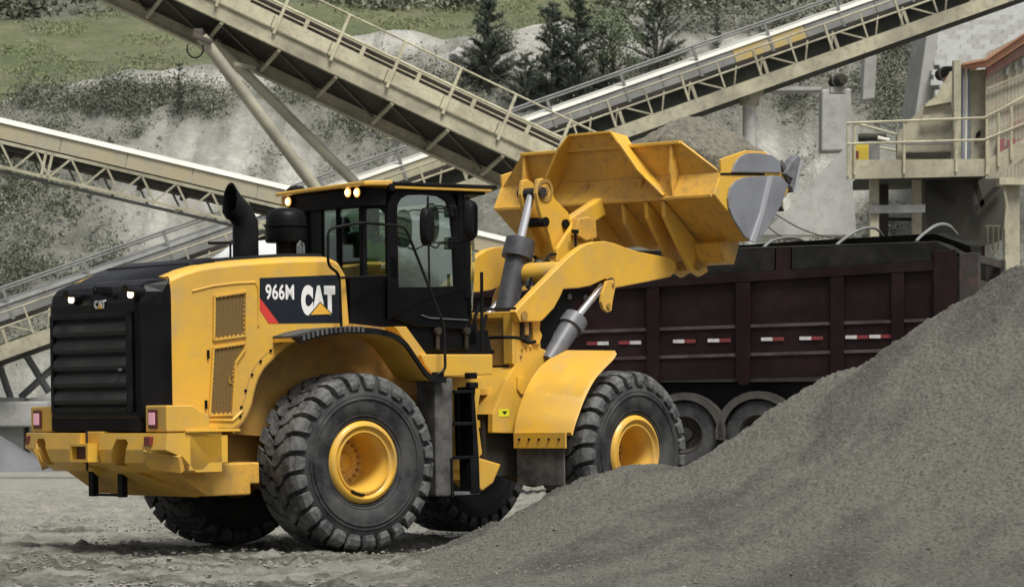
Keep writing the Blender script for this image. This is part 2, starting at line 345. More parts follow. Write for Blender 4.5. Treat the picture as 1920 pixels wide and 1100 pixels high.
VEG = [(120, 195, 140, 22, .8), (230, 200, 110, 36, 1), (360, 195, 80, 40, .9), (90, 400, 150, 130, .9), (170, 330, 110, 60, .8), (60, 500, 130, 60, .9), (250, 260, 120, 30, .6), (560, 180, 70, 30, 1), (690, 270, 90, 90, .8), (860, 190, 70, 90, .9), (980, 175, 100, 40, .9), (1120, 180, 80, 30, .8), (1240, 135, 80, 25, .6),
       (1680, 150, 75, 95, 1.1), (1490, 210, 45, 35, .8), (1420, 60, 160, 20, .6), (1520, 330, 40, 70, .7), (1590, 440, 90, 50, .7), (470, 330, 60, 60, .4), (1330, 300, 140, 60, .5), (560, 300, 40, 40, .35), (0, 560, 100, 50, .7), (900, 100, 70, 40, .8)]
PALE = [(430, 300, 190, 110, .75), (350, 150, 200, 20, .9), (740, 75, 90, 25, .9), (300, 400, 90, 90, .6), (1560, 360, 110, 90, 1.0), (1010, 60, 60, 25, .8), (1330, 80, 90, 18, .7), (1790, 160, 60, 150, .9), (1480, 300, 80, 60, .8), (60, 180, 120, 12, .5), (100, 720, 200, 60, .4), (1430, 120, 150, 20, .5), (1000, 100, 200, 45, .55), (1190, 90, 60, 50, .6)]
BANK = mat('quarry_bank', (.30, .30, .262), .95, col2=(.17, .175, .15), nscale=.5, nmix=.8, bump=1, bscale=2.6, bdist=.6, col3=(.42, .42, .375), n3=2.2, attr=('pale', (.84, .83, .76), (.58, .57, .51), 1.1))
xs = np.linspace(-34, 36, 470); ys = np.linspace(YF-1, YC+14, 230)
BX, BY = np.meshgrid(xs, ys); BZ = bank_z(BX, BY); bpx, bpy_ = pix(BX, BY, BZ)
pale = np.clip(blob(bpx, bpy_, PALE)*(1.6+1.3*fbm(BX*.30+BY*.1, BY*.22, 4, 44)), 0, 1); pale *= np.clip(.9+1.1*fbm(BX*1.5, BY*.2, 3, 52), 0, 1.2); pale *= 1-.75*np.clip(blob(bpx, bpy_, VEG), 0, 1)**1.5
grid_mesh('hillside', BX, BY, BZ, BANK, attrs={'pale': pale})

# meadow beyond the crest
MEAD = mat('meadow_grass', (.165, .200, .092), .95, col2=(.26, .26, .15), nscale=.3, nmix=.9, bump=1, bscale=2.5, bdist=.6, col3=(.075, .10, .055), n3=1.8, attr=('scrub', (.24, .24, .205), (.14, .155, .115), .5))
ys = np.geomspace(133, 330, 180); xs2 = np.linspace(-95, 100, 300); X, Y = np.meshgrid(xs2, ys)
Z = 9.0+(Y-133)*.262+.6*fbm(X*.06, Y*.06, 3, 9)+.12*fbm(X*.8, Y*.6, 3, 19)
mpx, mpy = pix(X, Y, Z)
scr = np.clip(sstep(1120, 1290, mpx+60*fbm(X*.2, Y*.2, 3, 2))+sstep(60, 20, mpy-.0*mpx+.12*np.abs(mpx-60))*(mpx < 260)+sstep(640, 600, mpx)*sstep(10, -10, mpy), 0, 1)
grid_mesh('meadow', X, Y, Z, MEAD, attrs={'scrub': scr})
def mead_z(x, y): return 9.0+(y-133)*.262

# shrubs / undergrowth covering the bank
def scatter_veg(name, n, size, m, seed, msk, thr, hgt=.5, k=7):
    ii = RNG.integers(0, BX.shape[0]-1, n*6); jj = RNG.integers(0, BX.shape[1]-1, n*6)
    cl = np.clip(1.0+3.2*fbm(BX[ii, jj]*.75+seed, BY[ii, jj]*.6, 3, 200+seed), .05, 2.2); p = thr+(msk[ii, jj]-thr)*cl; ok = RNG.random(len(p)) < np.clip((p-thr)*1.6, 0, 1); ii, jj = ii[ok][:n], jj[ok][:n]
    x = BX[ii, jj]+RNG.random(len(ii))*.15; y = BY[ii, jj]+RNG.random(len(ii))*.12; z = BZ[ii, jj]
    h = hgt*np.exp(RNG.normal(0, .45, len(x)))*np.clip(cl[ok][:n], .5, 1.7)
    c = np.repeat(np.stack([x, y, z], -1), k, 0); hh = np.repeat(h, k)
    c += RNG.normal(size=c.shape)*np.stack([hh*.35, hh*.35, hh*.32], -1); c[:, 2] += hh*.55
    return tag(quads_mesh(name, leaves(c, size, .45), m), kind='stuff')
LF1 = mat('shrub_leaves_dark', (.085, .096, .070), .8, col2=(.16, .168, .125), nscale=.35, nmix=.9, col3=(.24, .243, .19), n3=1.2)
LF2 = mat('shrub_leaves_grey', (.19, .198, .145), .85, col2=(.32, .325, .25), nscale=.5, nmix=.9, col3=(.09, .10, .072), n3=2.5)
vm = np.clip(blob(bpx, bpy_, VEG), 0, 1)*(1+1.3*fbm(BX*.45, BY*.4, 4, 66))*(1-.8*pale)
scatter_veg('shrub_cover', 30000, .125, LF1, 1, vm, .22, .40, 10)
scatter_veg('dry_brush', 26000, .12, LF2, 2, np.maximum(vm*.9, (.40+.4*fbm(BX*.3, BY*.3, 3, 12))*(1-1.1*pale)), .28, .28)

def bank_hit(px, py):
    Y = np.linspace(YF, YC, 400); X = (px-CX)/FPX*Y; g = bank_z(X, Y); r = CZ+(HZ-py)/FPX*Y
    k = np.argmax(g >= r) if (g >= r).any() else len(Y)-1
    return float(Y[k])
# ------------------------------------------------------------------ trees
PINEM = mat('pine_needles', (.030, .046, .034), .75, col2=(.10, .125, .09), nscale=2.2, nmix=.9)
BARK = mat('bark', (.10, .085, .07), .9, col2=(.06, .05, .042), nscale=6, nmix=.8)
LEAFG = mat('soft_green_leaves', (.12, .16, .085), .8, col2=(.17, .20, .12), nscale=1.2, nmix=.9)
def pine(px, ytop, ybase, Y, label, wide=.26, dens=1., up=.55, gaps=0.):
    Y = bank_hit(px, ybase); b = W(px, ybase, Y); H = (ybase-ytop)*Y/FPX; t = empty('pine_tree', Matrix.Translation(b), label, 'pine tree', 'pine trees on the slope')
    tr = MB(); pts = [(0.03*H*mnoise.noise(Vector((px, i*.7, 0))), 0, H*i/8) for i in range(9)]
    tr.tube([(p[0], p[1], p[2]-(.6 if i == 0 else 0)) for i, p in enumerate(pts)], .1, 7, rs=[H*.018*(1-i/9)+.01 for i in range(9)])
    cen = []; lim = MB(); nw = int(9*dens)+4
    for wv in range(nw):
        f = .10+.88*wv/nw; z = H*f; L = H*wide*(1-f)**.7*(.55+.75*random.random())+H*.04
        nb = random.randint(4, 7); L0 = L
        for k in range(nb):
            if random.random() < gaps: continue
            L = L0*(.7+.5*random.random()); a = random.random()*6.28; rise = L*up*(.5+random.random()*.8)
            p1 = Vector((math.cos(a)*L, math.sin(a)*L, z+rise)); p0 = Vector((0, 0, z))
            lim.tube([p0, (p0+p1)/2-Vector((0, 0, rise*.15)), p1], .02, 4, rs=[H*.005, H*.004, H*.002])
            ns = max(3, int(L/(H*.022)))
            for s in range(ns):
                u = .25+.8*s/ns; q = p0.lerp(p1, u)
                for _ in range(11): cen.append(tuple(q+Vector([random.gauss(0, H*.0105) for _ in range(3)])))
    tr.build('trunk', BARK, t, smooth=True); lim.build('limbs', BARK, t)
    q = leaves(np.array(cen), H*.045, .16, -.4); quads_mesh('crown', q, PINEM, t)
pine(915, -8, 175, 129, 'tall dense dark pine above the middle of the upper conveyor, leftmost pine of the row', .32, 1.9)
pine(1036, -2, 205, 128, 'dark slender pine second from the left in the row above the conveyor crossing', .22, 1.6)
pine(1082, -14, 200, 130, 'dark tall pine standing close right of the slender pine', .20, 1.6)
pine(1132, 40, 190, 127, 'narrow sparse pine in front of the soft green tree', .14, 1.0, gaps=.3)
pine(1232, -4, 135, 131, 'open spreading pine standing alone right of the soft green tree', .42, 1.2, .8, gaps=.1)
pine(1345, 24, 92, 131, 'very small pine at the far right above the covered conveyor', .17, .8)
pine(336, 112, 215, 124, 'small young pine on the bank left of the conveyor prop legs', .13, .7, gaps=.35)
pine(985, 95, 210, 126, 'low bushy pine at the foot of the tall dense pine', .42, .9)
def broadleaf(px, ytop, ybase, Y, rw, label):
    Y = bank_hit(px, ybase); b = W(px, ybase, Y); H = (ybase-ytop)*Y/FPX; t = empty('broadleaf_tree', Matrix.Translation(b), label, 'tree')
    tr = MB(); cen = []
    tr.tube([(0, 0, -.5), (.03*H, 0, H*.3), (0, .02*H, H*.6), (.02*H, 0, H*.85)], .1, 7, rs=[H*.03, H*.022, H*.012, H*.004])
    for k in range(26):
        a = random.random()*6.28; zz = H*(.3+.62*random.random()); rr = rw*H*math.sqrt(random.random())*(1.1-abs(zz/H-.6))
        c = Vector((rr*math.cos(a), rr*math.sin(a), zz)); tr.tube([(0, 0, zz*.7), c*.6+Vector((0, 0, zz*.3)), c], .02, 4, rs=[H*.008, H*.005, H*.002])
        for _ in range(150): cen.append(tuple(c+Vector([random.gauss(0, H*.055) for _ in range(3)])))
    tr.build('trunk', BARK, t, smooth=True); quads_mesh('crown', leaves(np.array(cen), H*.03, .55), LEAFG, t)
broadleaf(1145, 5, 180, 132, .30, 'soft pale green broadleaf tree among the dark pines')

# distant scrub on the meadow top left and right
def far_brush(name, boxes, n, size, m):
    cs = []
    for (x0, x1, y0, y1) in boxes:
        px = x0+(x1-x0)*RNG.random(n); py = y0+(y1-y0)*RNG.random(n)
        # meadow plane: Z = 9 + (Y-133)*.262 ; Z = CZ+(HZ-py)/FPX*Y
        s = (HZ-py)/FPX; Y = (9-CZ-133*.262)/(s-.262); ok = (Y > 134) & (Y < 320) & (fbm(px*.02, py*.05, 3, 9) > -.1)
        px, Y, s = px[ok], Y[ok], s[ok]; c = np.stack([(px-CX)/FPX*Y, Y, CZ+s*Y], -1); c = np.repeat(c, 14, 0)
        cs.append(c+RNG.normal(size=c.shape)*np.array([.8, .8, .5])+np.array([0, 0, .6]))
    return tag(quads_mesh(name, leaves(np.concatenate(cs), size, .5), m), kind='stuff')
far_brush('far_scrub', [(-300, 230, -60, 38), (-300, 60, 20, 45), (1150, 1330, -20, 40), (1320, 1650, -30, 90)], 420, .5, LF1)
far_brush('far_grey_scrub', [(1180, 1700, -40, 100), (600, 900, 0, 20)], 300, .45, LF2)

TUFT = mat('meadow_tufts', (.165, .20, .095), .9, col2=(.235, .245, .14), nscale=.3, nmix=.9)
n = 26000; px = -120+1330*RNG.random(n); py = -10+220*RNG.random(n); s_ = (HZ-py)/FPX; Yt = (9-CZ-133*.262)/(s_-.262); ok = (Yt > 134) & (Yt < 300) & (fbm(px*.015, py*.05, 4, 19) > .0)
px, Yt, s_ = px[ok], Yt[ok], s_[ok]; c = np.stack([(px-CX)/FPX*Yt, Yt, CZ+s_*Yt+.25], -1); c = np.repeat(c, 3, 0); c += RNG.normal(size=c.shape)*np.array([.25, .25, .05])
tag(quads_mesh('meadow_tufts', leaves(c, .15, .5), TUFT), kind='stuff')
# boulders on the crest
def rock(name, c, r, m, seed, sq=(1, 1, .75)):
    bm = bmesh.new(); bmesh.ops.create_icosphere(bm, subdivisions=3, radius=1)
    for v in bm.verts:
        nn = mnoise.fractal(v.co*1.3+Vector((seed*3.1, 0, 0)), .8, 2, 4); v.co *= (1+.38*nn); v.co = Vector((round(v.co.x*3.2)/3.2*.4+v.co.x*.6, v.co.y, round(v.co.z*3)/3*.4+v.co.z*.6))
        v.co = Vector([v.co[i]*sq[i]*r for i in range(3)])
    me = bpy.data.meshes.new(name); bm.to_mesh(me); bm.free(); o = link(name, me, m, M=Matrix.Translation(c)); return o
ROCK = mat('pale_rock', (.42, .42, .41), .9, col2=(.2, .2, .19), nscale=1.4, nmix=.9, bump=.6, bscale=6)
for i, (px, py, r, l) in enumerate([(866, 108, .42, 'leftmost large pale boulder of the heap on the crest'), (884, 88, .3, 'pale boulder on top of the heap beside the tall dense pine'), (893, 118, .38, 'wide pale boulder in the middle of the heap beside the tall dense pine'), (876, 132, .3, 'lowest pale boulder at the foot of the crest heap')]):
    o = rock('boulder', W(px, py, bank_hit(px, py+8)-.1), r, ROCK, i)
    tag(o, l, 'boulder', 'boulders heaped on the crest')

# pale grey spoil heap far left behind the loader
SP = mat('blue_grey_spoil', (.19, .195, .205), .95, col2=(.12, .125, .13), nscale=.8, nmix=.9, bump=.8, bscale=8, bdist=.06)
X, Y = np.meshgrid(np.linspace(-30, -6, 130), np.linspace(78, 96, 80)); c0 = W(75, 762, 86)
d = np.sqrt(((X+20)/1.0)**2+((Y-86)/.9)**2); Z = np.maximum(5.1-d*.62, -.1)+.05*fbm(X*1.5, Y*1.5, 4, 3)
Z = np.maximum(5.2-np.abs(X+21.2)*.58-np.maximum(np.abs(Y-86)-.5, 0)*.6, -.15)+.06*fbm(X*1.5, Y*1.5, 4, 3)
tag(grid_mesh('spoil_heap', X, Y, Z, SP, kind=None), 'smooth blue-grey spoil heap at the left edge behind the loader', 'spoil heap')
# ================================================================== CONVEYORS
def frame_from(A, B):
    """local frame: x along A->B, y away from camera-ish, z up-normal"""
    x = (B-A).normalized(); y = Vector((0, 0, 1)).cross(x).normalized()
    if y.y < 0: y = -y
    z = x.cross(y).normalized()
    if z.z < 0: z = -z
    # right-handed basis
    if x.cross(y).dot(z) < 0: y = -y
    M = Matrix((x, y, z)).transposed().to_4x4(); M.translation = A; return M
# --- upper left walkway conveyor. local x runs down to the right, camera side is y<0
A = W(180, -106, 80); B = W(1130, 344, 84); M = frame_from(A, B); L = (B-A).length
c1 = empty('walkway_conveyor', M, 'long cream conveyor with handrailed walkway sloping down from the top left to the bucket', 'conveyor')
sgn = -1 if (M.to_3x3() @ Vector((0, 1, 0))).y > 0 else 1       # side facing the camera
def cb(m, x0, x1, y0, y1, z0, z1): m.bb((x0, sgn*y0, z0), (x1, sgn*y1, z1)); return m
# depth axis: y=0 near edge of walkway, negative = away (towards conveyor body)
seg = 1.62; ns = int(L/seg)+1
for k in range(ns):
    x0 = k*seg; cb(MB(), x0+.012, x0+seg-.012, .0, -.06, -.02, .33).build('toe_board', CREAM, c1)
    cb(MB(), x0+.02, x0+seg-.02, -.01, -.30, -.05, -.022).build('deck_plate', CREAMB, c1)
b = MB(); cb(b, 0, L, -.06, -.12, -.40, -.055); cb(b, 0, L, -.0, -.16, -.43, -.401); b.build('near_girder', CREAMB, c1)
b = MB(); cb(b, 0, L, -1.52, -1.60, -.95, -.50); cb(b, 0, L, -1.4, -1.66, -.98, -.951); b.build('far_girder', CREAMB, c1)
b = MB(); b.loft([[(x, sgn*-.17, -.40), (x, sgn*-1.54, -.64), (x, sgn*-1.54, -.60), (x, sgn*-.17, -.34)] for x in (0, L)]); b.build('belt_return', DARK, c1)
for k in range(ns):
    x = k*seg+.4; b = MB(); b.loft([[(xx, sgn*-.02, -.50), (xx, sgn*-1.5, -.95), (xx, sgn*-1.5, -.86), (xx, sgn*-.02, -.42)] for xx in (x, x+.09)]); b.build('cross_beam', CREAMB, c1)
    b = MB(); b.beam((x+.05, sgn*-.25, -.47), (x+seg, sgn*-1.5, -.70), .04, .04); b.build('wind_brace', RUSTB, c1)
b = MB(); cb(b, 0, L, -.64, -.67, .04, .72); cb(b, 0, L, -.66, -1.5, .20, .24); b.build('belt_frame', RUSTB, c1)
for z in (.40, .54): b = MB(); cb(b, 0, L, -.60, -.63, z, z+.035); b.build('cable_tray', CREAM, c1)
for k in range(ns):
    x = k*seg+.1
    b = MB(); cb(b, x, x+.075, .04, -.03, -.15, 1.15); b.build('rail_post', CREAM, c1)
    b = MB(); cb(b, x-.85, x-.74, -.55, -.60, -.02, .78); b.build('frame_post', CREAM, c1)
    b = MB(); cb(b, x-.25, x-.19, -1.65, -1.70, 0, 1.0); b.build('rail_post', CREAM, c1)
    b = MB(); b.cyl((x+.5, sgn*-.66, .22), (x+.5, sgn*-1.5, .22), .055, n=8); b.build('idler_roller', GALV, c1)
    b = MB(); b.cyl((x+1.2, sgn*-.66, .22), (x+1.2, sgn*-1.5, .22), .055, n=8); b.build('idler_roller', GALV, c1)
for y, z in ((0, 1.15), (0, .62), (-1.68, 1.0), (-1.68, .55)):
    b = MB(); b.cyl((0, sgn*y, z), (L, sgn*y, z), .028, n=8); b.build('handrail', CREAM, c1)
b = MB(); cb(b, 0, L, -.56, -.60, .68, .74); b.build('guard_rail', CREAM, c1)
# prop legs under it
PIPE = mat('cream_pipe', (.36, .345, .265), .6, col2=(.22, .205, .16), nscale=.8, nmix=.9)
leg = empty('conveyor_prop', Matrix.Identity(4), 'raking pair of cream pipe legs holding up the walkway conveyor', 'prop')
b = MB(); b.cyl(W(378, 70, 81), W(612, 380, 81.6), .155, n=14); b.build('leg', PIPE, leg, smooth=True)
b = MB(); b.cyl(W(400, 78, 82), W(668, 345, 83.4), .135, n=14); b.build('leg', PIPE, leg, smooth=True)
b = MB(); b.bb(W(362, 72, 80.9), W(388, 64, 82.0)); b.beam(W(362, 66, 80.8), W(398, 80, 80.8), .1, .12); b.build('head_plate', RUSTB, leg, bevel=.02)
b = MB(); b.beam(W(440, 120, 81.3), W(478, 128, 82.3), .06, .1); b.build('gusset', PIPE, leg)
# hanging cable loops
for (px, py, r, l) in ((366, 92, .20, 'thin black cable loop hanging below the conveyor prop head'), (69, 0, .20, 'thin black cable loop hanging at the top left corner')):
    c = W(px, py, 80.2); b = MB(); b.tube([c+Vector((r*1.0*math.cos(t), 0, r*1.1*math.sin(t))) for t in [R_(a) for a in range(150, 391, 15)]], .02, 6)
    tag(b.build('cable_loop', BLKM), l, 'cable')

# --- covered conveyor climbing to the upper right (far)
A = W(-220, 650, 88); B = W(2000, -128, 98); M = frame_from(A, B); L = (B-A).length; A0 = Vector(A)
c2 = empty('covered_conveyor', M, 'long covered conveyor climbing from the lower left to the top right behind everything', 'conveyor')
sg2 = -1 if (M.to_3x3() @ Vector((0, 1, 0))).y > 0 else 1
def c2b(m, x0, x1, y0, y1, z0, z1): m.bb((x0, sg2*y0, z0), (x1, sg2*y1, z1)); return m
seg = 2.4; ns = int(L/seg)+1
NEWY = mat('yellow_side_panel', (.50, .36, .10), .6, col2=(.36, .33, .25), nscale=1.5, nmix=.9); PALY = mat('pale_side_panel', (.42, .40, .26), .6, col2=(.33, .31, .24), nscale=1.2, nmix=.9); GRP = mat('grey_side_panel', (.26, .26, .25), .6, col2=(.17, .17, .165), nscale=1.2, nmix=.9)
LG = (W(440, 414, 90)-A0).length
for k in range(ns):
    x0 = k*seg; m_ = GRP if x0 < LG else random.choice([NEWY, PALY, TANP, GRP, NEWY, PALY])
    c2b(MB(), x0+.01, x0+seg-.01, .0, -.05, -.42, -.03).build('side_panel', m_, c2)
for (a, b_, m_) in ((0, LG, GALV), (LG+.02, L, WHITE)):
    mb = MB(); N_ = 8; rings = []
    for x in (a, b_): rings.append([(x, sg2*(-.7+.74*math.cos(t)), -.02+.17*math.sin(t)) for t in [math.pi*i/N_ for i in range(N_+1)]])
    mb.loft(rings, cap=True); mb.build('belt_cover', m_, c2, smooth=True)
mb = MB(); c2b(mb, 0, L, .0, -1.4, -.60, -.43); mb.build('belt_deck', DARK, c2)
mb = MB(); c2b(mb, 0, L, .75, .68, -1.42, -1.02); c2b(mb, 0, L, -1.35, -1.42, -1.42, -1.02); mb.build('main_girder', CREAMB, c2)
mb = MB(); mb.loft([[(x, sg2*.67, -1.40), (x, sg2*-1.3, -1.62), (x, sg2*-1.3, -1.58), (x, sg2*.67, -1.36)] for x in (0, L)]); mb.build('walkway_deck', DARK, c2)
mb = MB(); c2b(mb, LG, L, -.30, -.34, -1.02, -.62); mb.build('belt_return', mat('green_grey_belt', (.085, .09, .07), .8, col2=(.05, .05, .042), nscale=2, nmix=.8), c2)
for k in range(ns):
    x = k*seg+.3
    mb = MB(); c2b(mb, x, x+.07, .76, .70, -1.02, -.18); mb.build('rail_post', CREAMB, c2)
    mb = MB(); c2b(mb, x+1.2, x+1.25, .76, .72, -1.02, -.22); mb.build('rail_post', CREAMB, c2)
    for d_ in (.16, 1.7): mb = MB(); mb.beam((x+d_, sg2*.3, -1.02), (x+d_+.25, sg2*.3, -.50), .045, .045); mb.build('brace', CREAMB, c2)
    mb = MB(); c2b(mb, x+.5, x+.6, -.02, -.08, -1.05, -.45); mb.build('hanger', CREAMB, c2)
    mb = MB(); mb.beam((x+.6, sg2*-.03, -.5), (x+1.5, sg2*-.03, -1.05), .05, .05); mb.build('brace', CREAMB, c2)
    mb = MB(); c2b(mb, x+.9, x+.99, .02, -.02, -.48, .48); mb.build('cover_bracket', GALV, c2)
for y, z in ((.73, -.20), (.73, -.58)):
    mb = MB(); mb.cyl((0, sg2*y, z), (L, sg2*y, z), .03, n=8); mb.build('handrail', CREAMB, c2)
mb = MB(); mb.cyl((0, 0, .46), (L, 0, .46), .035, n=8); mb.build('top_rail', GALV, c2)
mb = MB(); mb.cyl((0, sg2*-.2, .38), (L, sg2*-.2, .38), .03, n=8); mb.build('top_rail', GALV, c2)
# its supports
sup = empty('conveyor_trestle', Matrix.Identity(4), 'crossed grey pipe legs below the covered conveyor at the left edge', 'trestle')
for a, b_ in (((38, 648), (92, 735)), ((110, 680), (38, 745)), ((-10, 660), (22, 752))):
    mb = MB(); mb.cyl(W(*a, 90), W(*b_, 90), .10, n=12); mb.build('leg', GALV, sup, smooth=True)
for px in (20, 92):
    p = W(px, 745, 90); mb = MB(); mb.bb((p.x-.45, 89.4, -.2), (p.x+.45, 90.6, p.z)); mb.build('footing', CONC, sup, bevel=.03)
mb = MB(); mb.bb(W(-60, 752, 89), W(110, 800, 91.2)); tag(mb.build('concrete_plinth', CONC, bevel=.05), 'low grey concrete plinth under the trestle legs at the left edge', 'plinth')
col = empty('conveyor_column', Matrix.Identity(4), 'round concrete column under the covered conveyor right of the bucket load', 'column')
t = W(1405, 182, 95); bb_ = W(1405, 420, 95); mb = MB(); mb.cyl((t.x, 95, -0.5), t, .2, n=16); mb.build('shaft', CONC, col, smooth=True)
mb = MB(); mb.cyl(t-Vector((0, 0, .25)), t+Vector((0, 0, .1)), .3, n=16); mb.bb(t+Vector((-.35, -.35, .1)), t+Vector((.4, .4, .25))); mb.build('column_head', CREAMB, col)
col = empty('conveyor_column', Matrix.Identity(4), 'slim grey steel column under the covered conveyor left of the cab roof', 'column')
t = W(745, 262, 95); mb = MB(); mb.cyl(W(722, 330, 95), t, .09, n=12); mb.build('shaft', CONC, col, smooth=True)
mb = MB(); mb.bb(t+Vector((-.25, -.2, 0)), t+Vector((.3, .2, .15))); mb.build('column_head', CREAMB, col)

# --- truss conveyor, left, white cover
A = W(-260, 155, 70); B = W(1180, 495, 74); M = frame_from(A, B); L = (B-A).length
c3 = empty('truss_conveyor', M, 'covered conveyor with bright white top and zigzag truss running behind the cab', 'conveyor')
s3 = -1 if (M.to_3x3() @ Vector((0, 1, 0))).y > 0 else 1
def c3b(m, x0, x1, y0, y1, z0, z1): m.bb((x0, s3*y0, z0), (x1, s3*y1, z1)); return m
mb = MB(); rings = [[(x, s3*(-.6+.66*math.cos(t)), -.16+.17*math.sin(t)) for t in [math.pi*i/8 for i in range(9)]] for x in (0, L)]
mb.loft(rings); mb.build('belt_cover', WHITE, c3, smooth=True)
seg = 1.5; ns = int(L/seg)+1
for k in range(ns): c3b(MB(), k*seg+.008, k*seg+seg-.008, .02, -.03, -.50, -.17).build('side_panel', TANP, c3)
mb = MB(); c3b(mb, 0, L, -.02, -1.2, -.56, -.50); mb.build('belt_deck', DARK, c3)
for y in (0, -1.2):
    for z in (-.57, -1.10):
        mb = MB(); c3b(mb, 0, L, y+.03, y-.03, z-.035, z+.035); mb.build('chord', CREAMB if y == 0 else GALV, c3)
p = .40
for k in range(int(L/p)):
    for y in (0, -1.2):
        if y and k % 2: continue
        a, b_ = (-1.09, -.58) if k % 2 else (-.58, -1.09)
        mb = MB(); mb.beam((k*p, s3*y, a), (k*p+p, s3*y, b_), .045, .045); mb.build('diagonal', CREAMB if y == 0 else GALV, c3)
for k in range(0, int(L/6)):
    for dx in (0, .14): mb = MB(); c3b(mb, k*6+dx+4.2, k*6+dx+4.26, .03, -.03, -1.12, -.55); mb.build('post', CREAMB, c3)
for k in range(int(L/1.0)):
    mb = MB(); mb.cyl((k*1.0+.5, s3*-.2, -.78), (k*1.0+.5, s3*-1.0, -.78), .06, n=8); mb.build('idler_roller', DARK, c3)
mb = MB(); c3b(mb, 0, L, -.25, -.95, -.74, -.70); mb.build('belt_return', DARK, c3)
for k in range(int(L/2.4)):
    mb = MB(); c3b(mb, k*2.4+.2, k*2.4+.25, 0, -1.2, -1.12, -1.07); mb.build('cross_beam', CREAMB, c3)
# ================================================================== RIGHT STATION
Y0 = 68.0
def wp(m, pts, Y1, Y2, mtl, name, parent, **k):
    """a real plate: outline laid on the plane Y1, pushed back to Y2"""
    P = [W(x, y, Y1) for x, y in pts]; mb = MB(); mb.prism([(p.x, p.z) for p in P], lambda u, v, t: (u, t, v), Y1, Y2)
    return mb.build(name, mtl, parent, **k)
st = empty('loading_platform', Matrix.Identity(4), 'cream steel platform with handrails at the right edge beyond the lorry', 'platform')
wp(0, [(1588, 300), (1852, 298), (1852, 330), (1588, 336)], Y0, Y0+.06, CREAMB, 'edge_beam', st)
wp(0, [(1632, 316), (1850, 314), (1850, 330), (1632, 334)], Y0+.06, Y0+3.6, DARK, 'deck', st)
wp(0, [(1852, 300), (1925, 256), (1960, 232), (1960, 270), (1925, 292), (1885, 322), (1872, 335), (1852, 330)], Y0, Y0+.06, CREAMB, 'stair_stringer', st)
def bar(pts, Y, r, m, name, parent):
    mb = MB(); mb.tube([W(x, y, Y) for x, y in pts], r, 6); return mb.build(name, m, parent)
for x, y0, y1 in ((1590, 232, 330), (1602, 233, 328), (1695, 228, 326), (1793, 224, 322), (1850, 220, 328), (1872, 208, 312), (1896, 196, 300), (1852, 262, 325)): bar([(x, y0), (x, y1)], Y0-.03, .03, CREAM, 'rail_post', st)
bar([(1588, 231), (1845, 221), (1875, 206), (1960, 160)], Y0-.05, .028, CREAM, 'handrail', st)
bar([(1588, 270), (1845, 262), (1960, 216)], Y0-.05, .024, CREAM, 'handrail', st)
bar([(1600, 230), (1680, 252), (1683, 300)], Y0+2.6, .028, CREAM, 'handrail', st)
bar([(1640, 275), (1730, 292)], Y0+2.6, .024, CREAM, 'handrail', st)
for (x, d) in ((1632, 0), (1650, 1.6), (1712, .4), (1740, 2.2)): 
    o = wp(0, [(x, 334), (x+16, 334), (x+16, 470), (x, 470)], Y0+.4+d, Y0+.65+d, CREAMB if d < 1 else DARK, 'column', st)
wp(0, [(1630, 385), (1735, 383), (1735, 398), (1630, 400)], Y0+.3, Y0+.42, GALV, 'tie_beam', st)
wp(0, [(1640, 408), (1760, 408), (1760, 414), (1640, 414)], Y0+2.7, Y0+2.8, DARK, 'tie_beam', st)
wp(0, [(1735, 335), (1883, 335), (1883, 395), (1878, 450), (1742, 450), (1735, 395)], Y0+1.2, Y0+3.2, mat('dark_hopper', (.065, .063, .053), .8, col2=(.035, .034, .03), nscale=.8, nmix=.9), 'hopper_chute', st)  # colour darkened to hold the shade below the platform
for i, (a, b_) in enumerate((((1828, 340), (1846, 398)), ((1740, 345), (1790, 380)), ((1880, 340), (1830, 392)))):
    mb = MB(); mb.beam(W(*a, Y0+1.0), W(*b_, Y0+1.0), .1, .1); mb.build('brace', DARK, st)
mb = MB(); mb.bb(W(1884, 335, Y0+.2), W(1908, 560, Y0+.5)); mb.build('column', CREAMB, st, bevel=.02)
mb = MB(); mb.bb(W(1874, 346, Y0+.0), W(1914, 337, Y0+.6)); mb.build('column_head', CREAM, st)
bar([(1882, 350), (1888, 385), (1884, 430)], Y0+.1, .03, CREAMB, 'drain_pipe', st)
for x in (1852, 1862, 1872): bar([(x, 424), (x, 470)], Y0+1.0, .02, CREAMB, 'rail_post', st)
bar([(1848, 424), (1878, 424)], Y0+1.0, .02, CREAMB, 'handrail', st)
# yellow cabinet on the platform
cbx = empty('yellow_cabinet', Matrix.Identity(4), 'small yellow cabinet behind the handrail at the left end of the platform', 'cabinet')
wp(0, [(1602, 270), (1629, 270), (1629, 301), (1602, 301)], Y0+.3, Y0+.8, mat('signal_yellow', (.62, .46, .05), .5), 'body', cbx, bevel=.01)
wp(0, [(1604, 283), (1610, 283), (1610, 296), (1604, 296)], Y0+.28, Y0+.299, RED, 'warning_plate', cbx)
mch = empty('feeder_motor', Matrix.Identity(4), 'small dark motor with a pale guard standing right above the yellow cabinet', 'motor')
p = W(1640, 258, Y0+1.4); mb = MB(); mb.cyl(p+Vector((-.35, 0, 0)), p+Vector((.25, 0, 0)), .09, n=12); mb.build('motor_body', DARK, mch)
mb = MB(); mb.cyl(p+Vector((.05, -.1, -.02)), p+Vector((.3, -.1, -.08)), .05, n=12); mb.build('guard', WHITE, mch); mb = MB(); mb.bb(p+Vector((-.2, -.1, -.5)), p+Vector((.1, .1, -.08))); mb.build('stand', GALV, mch)
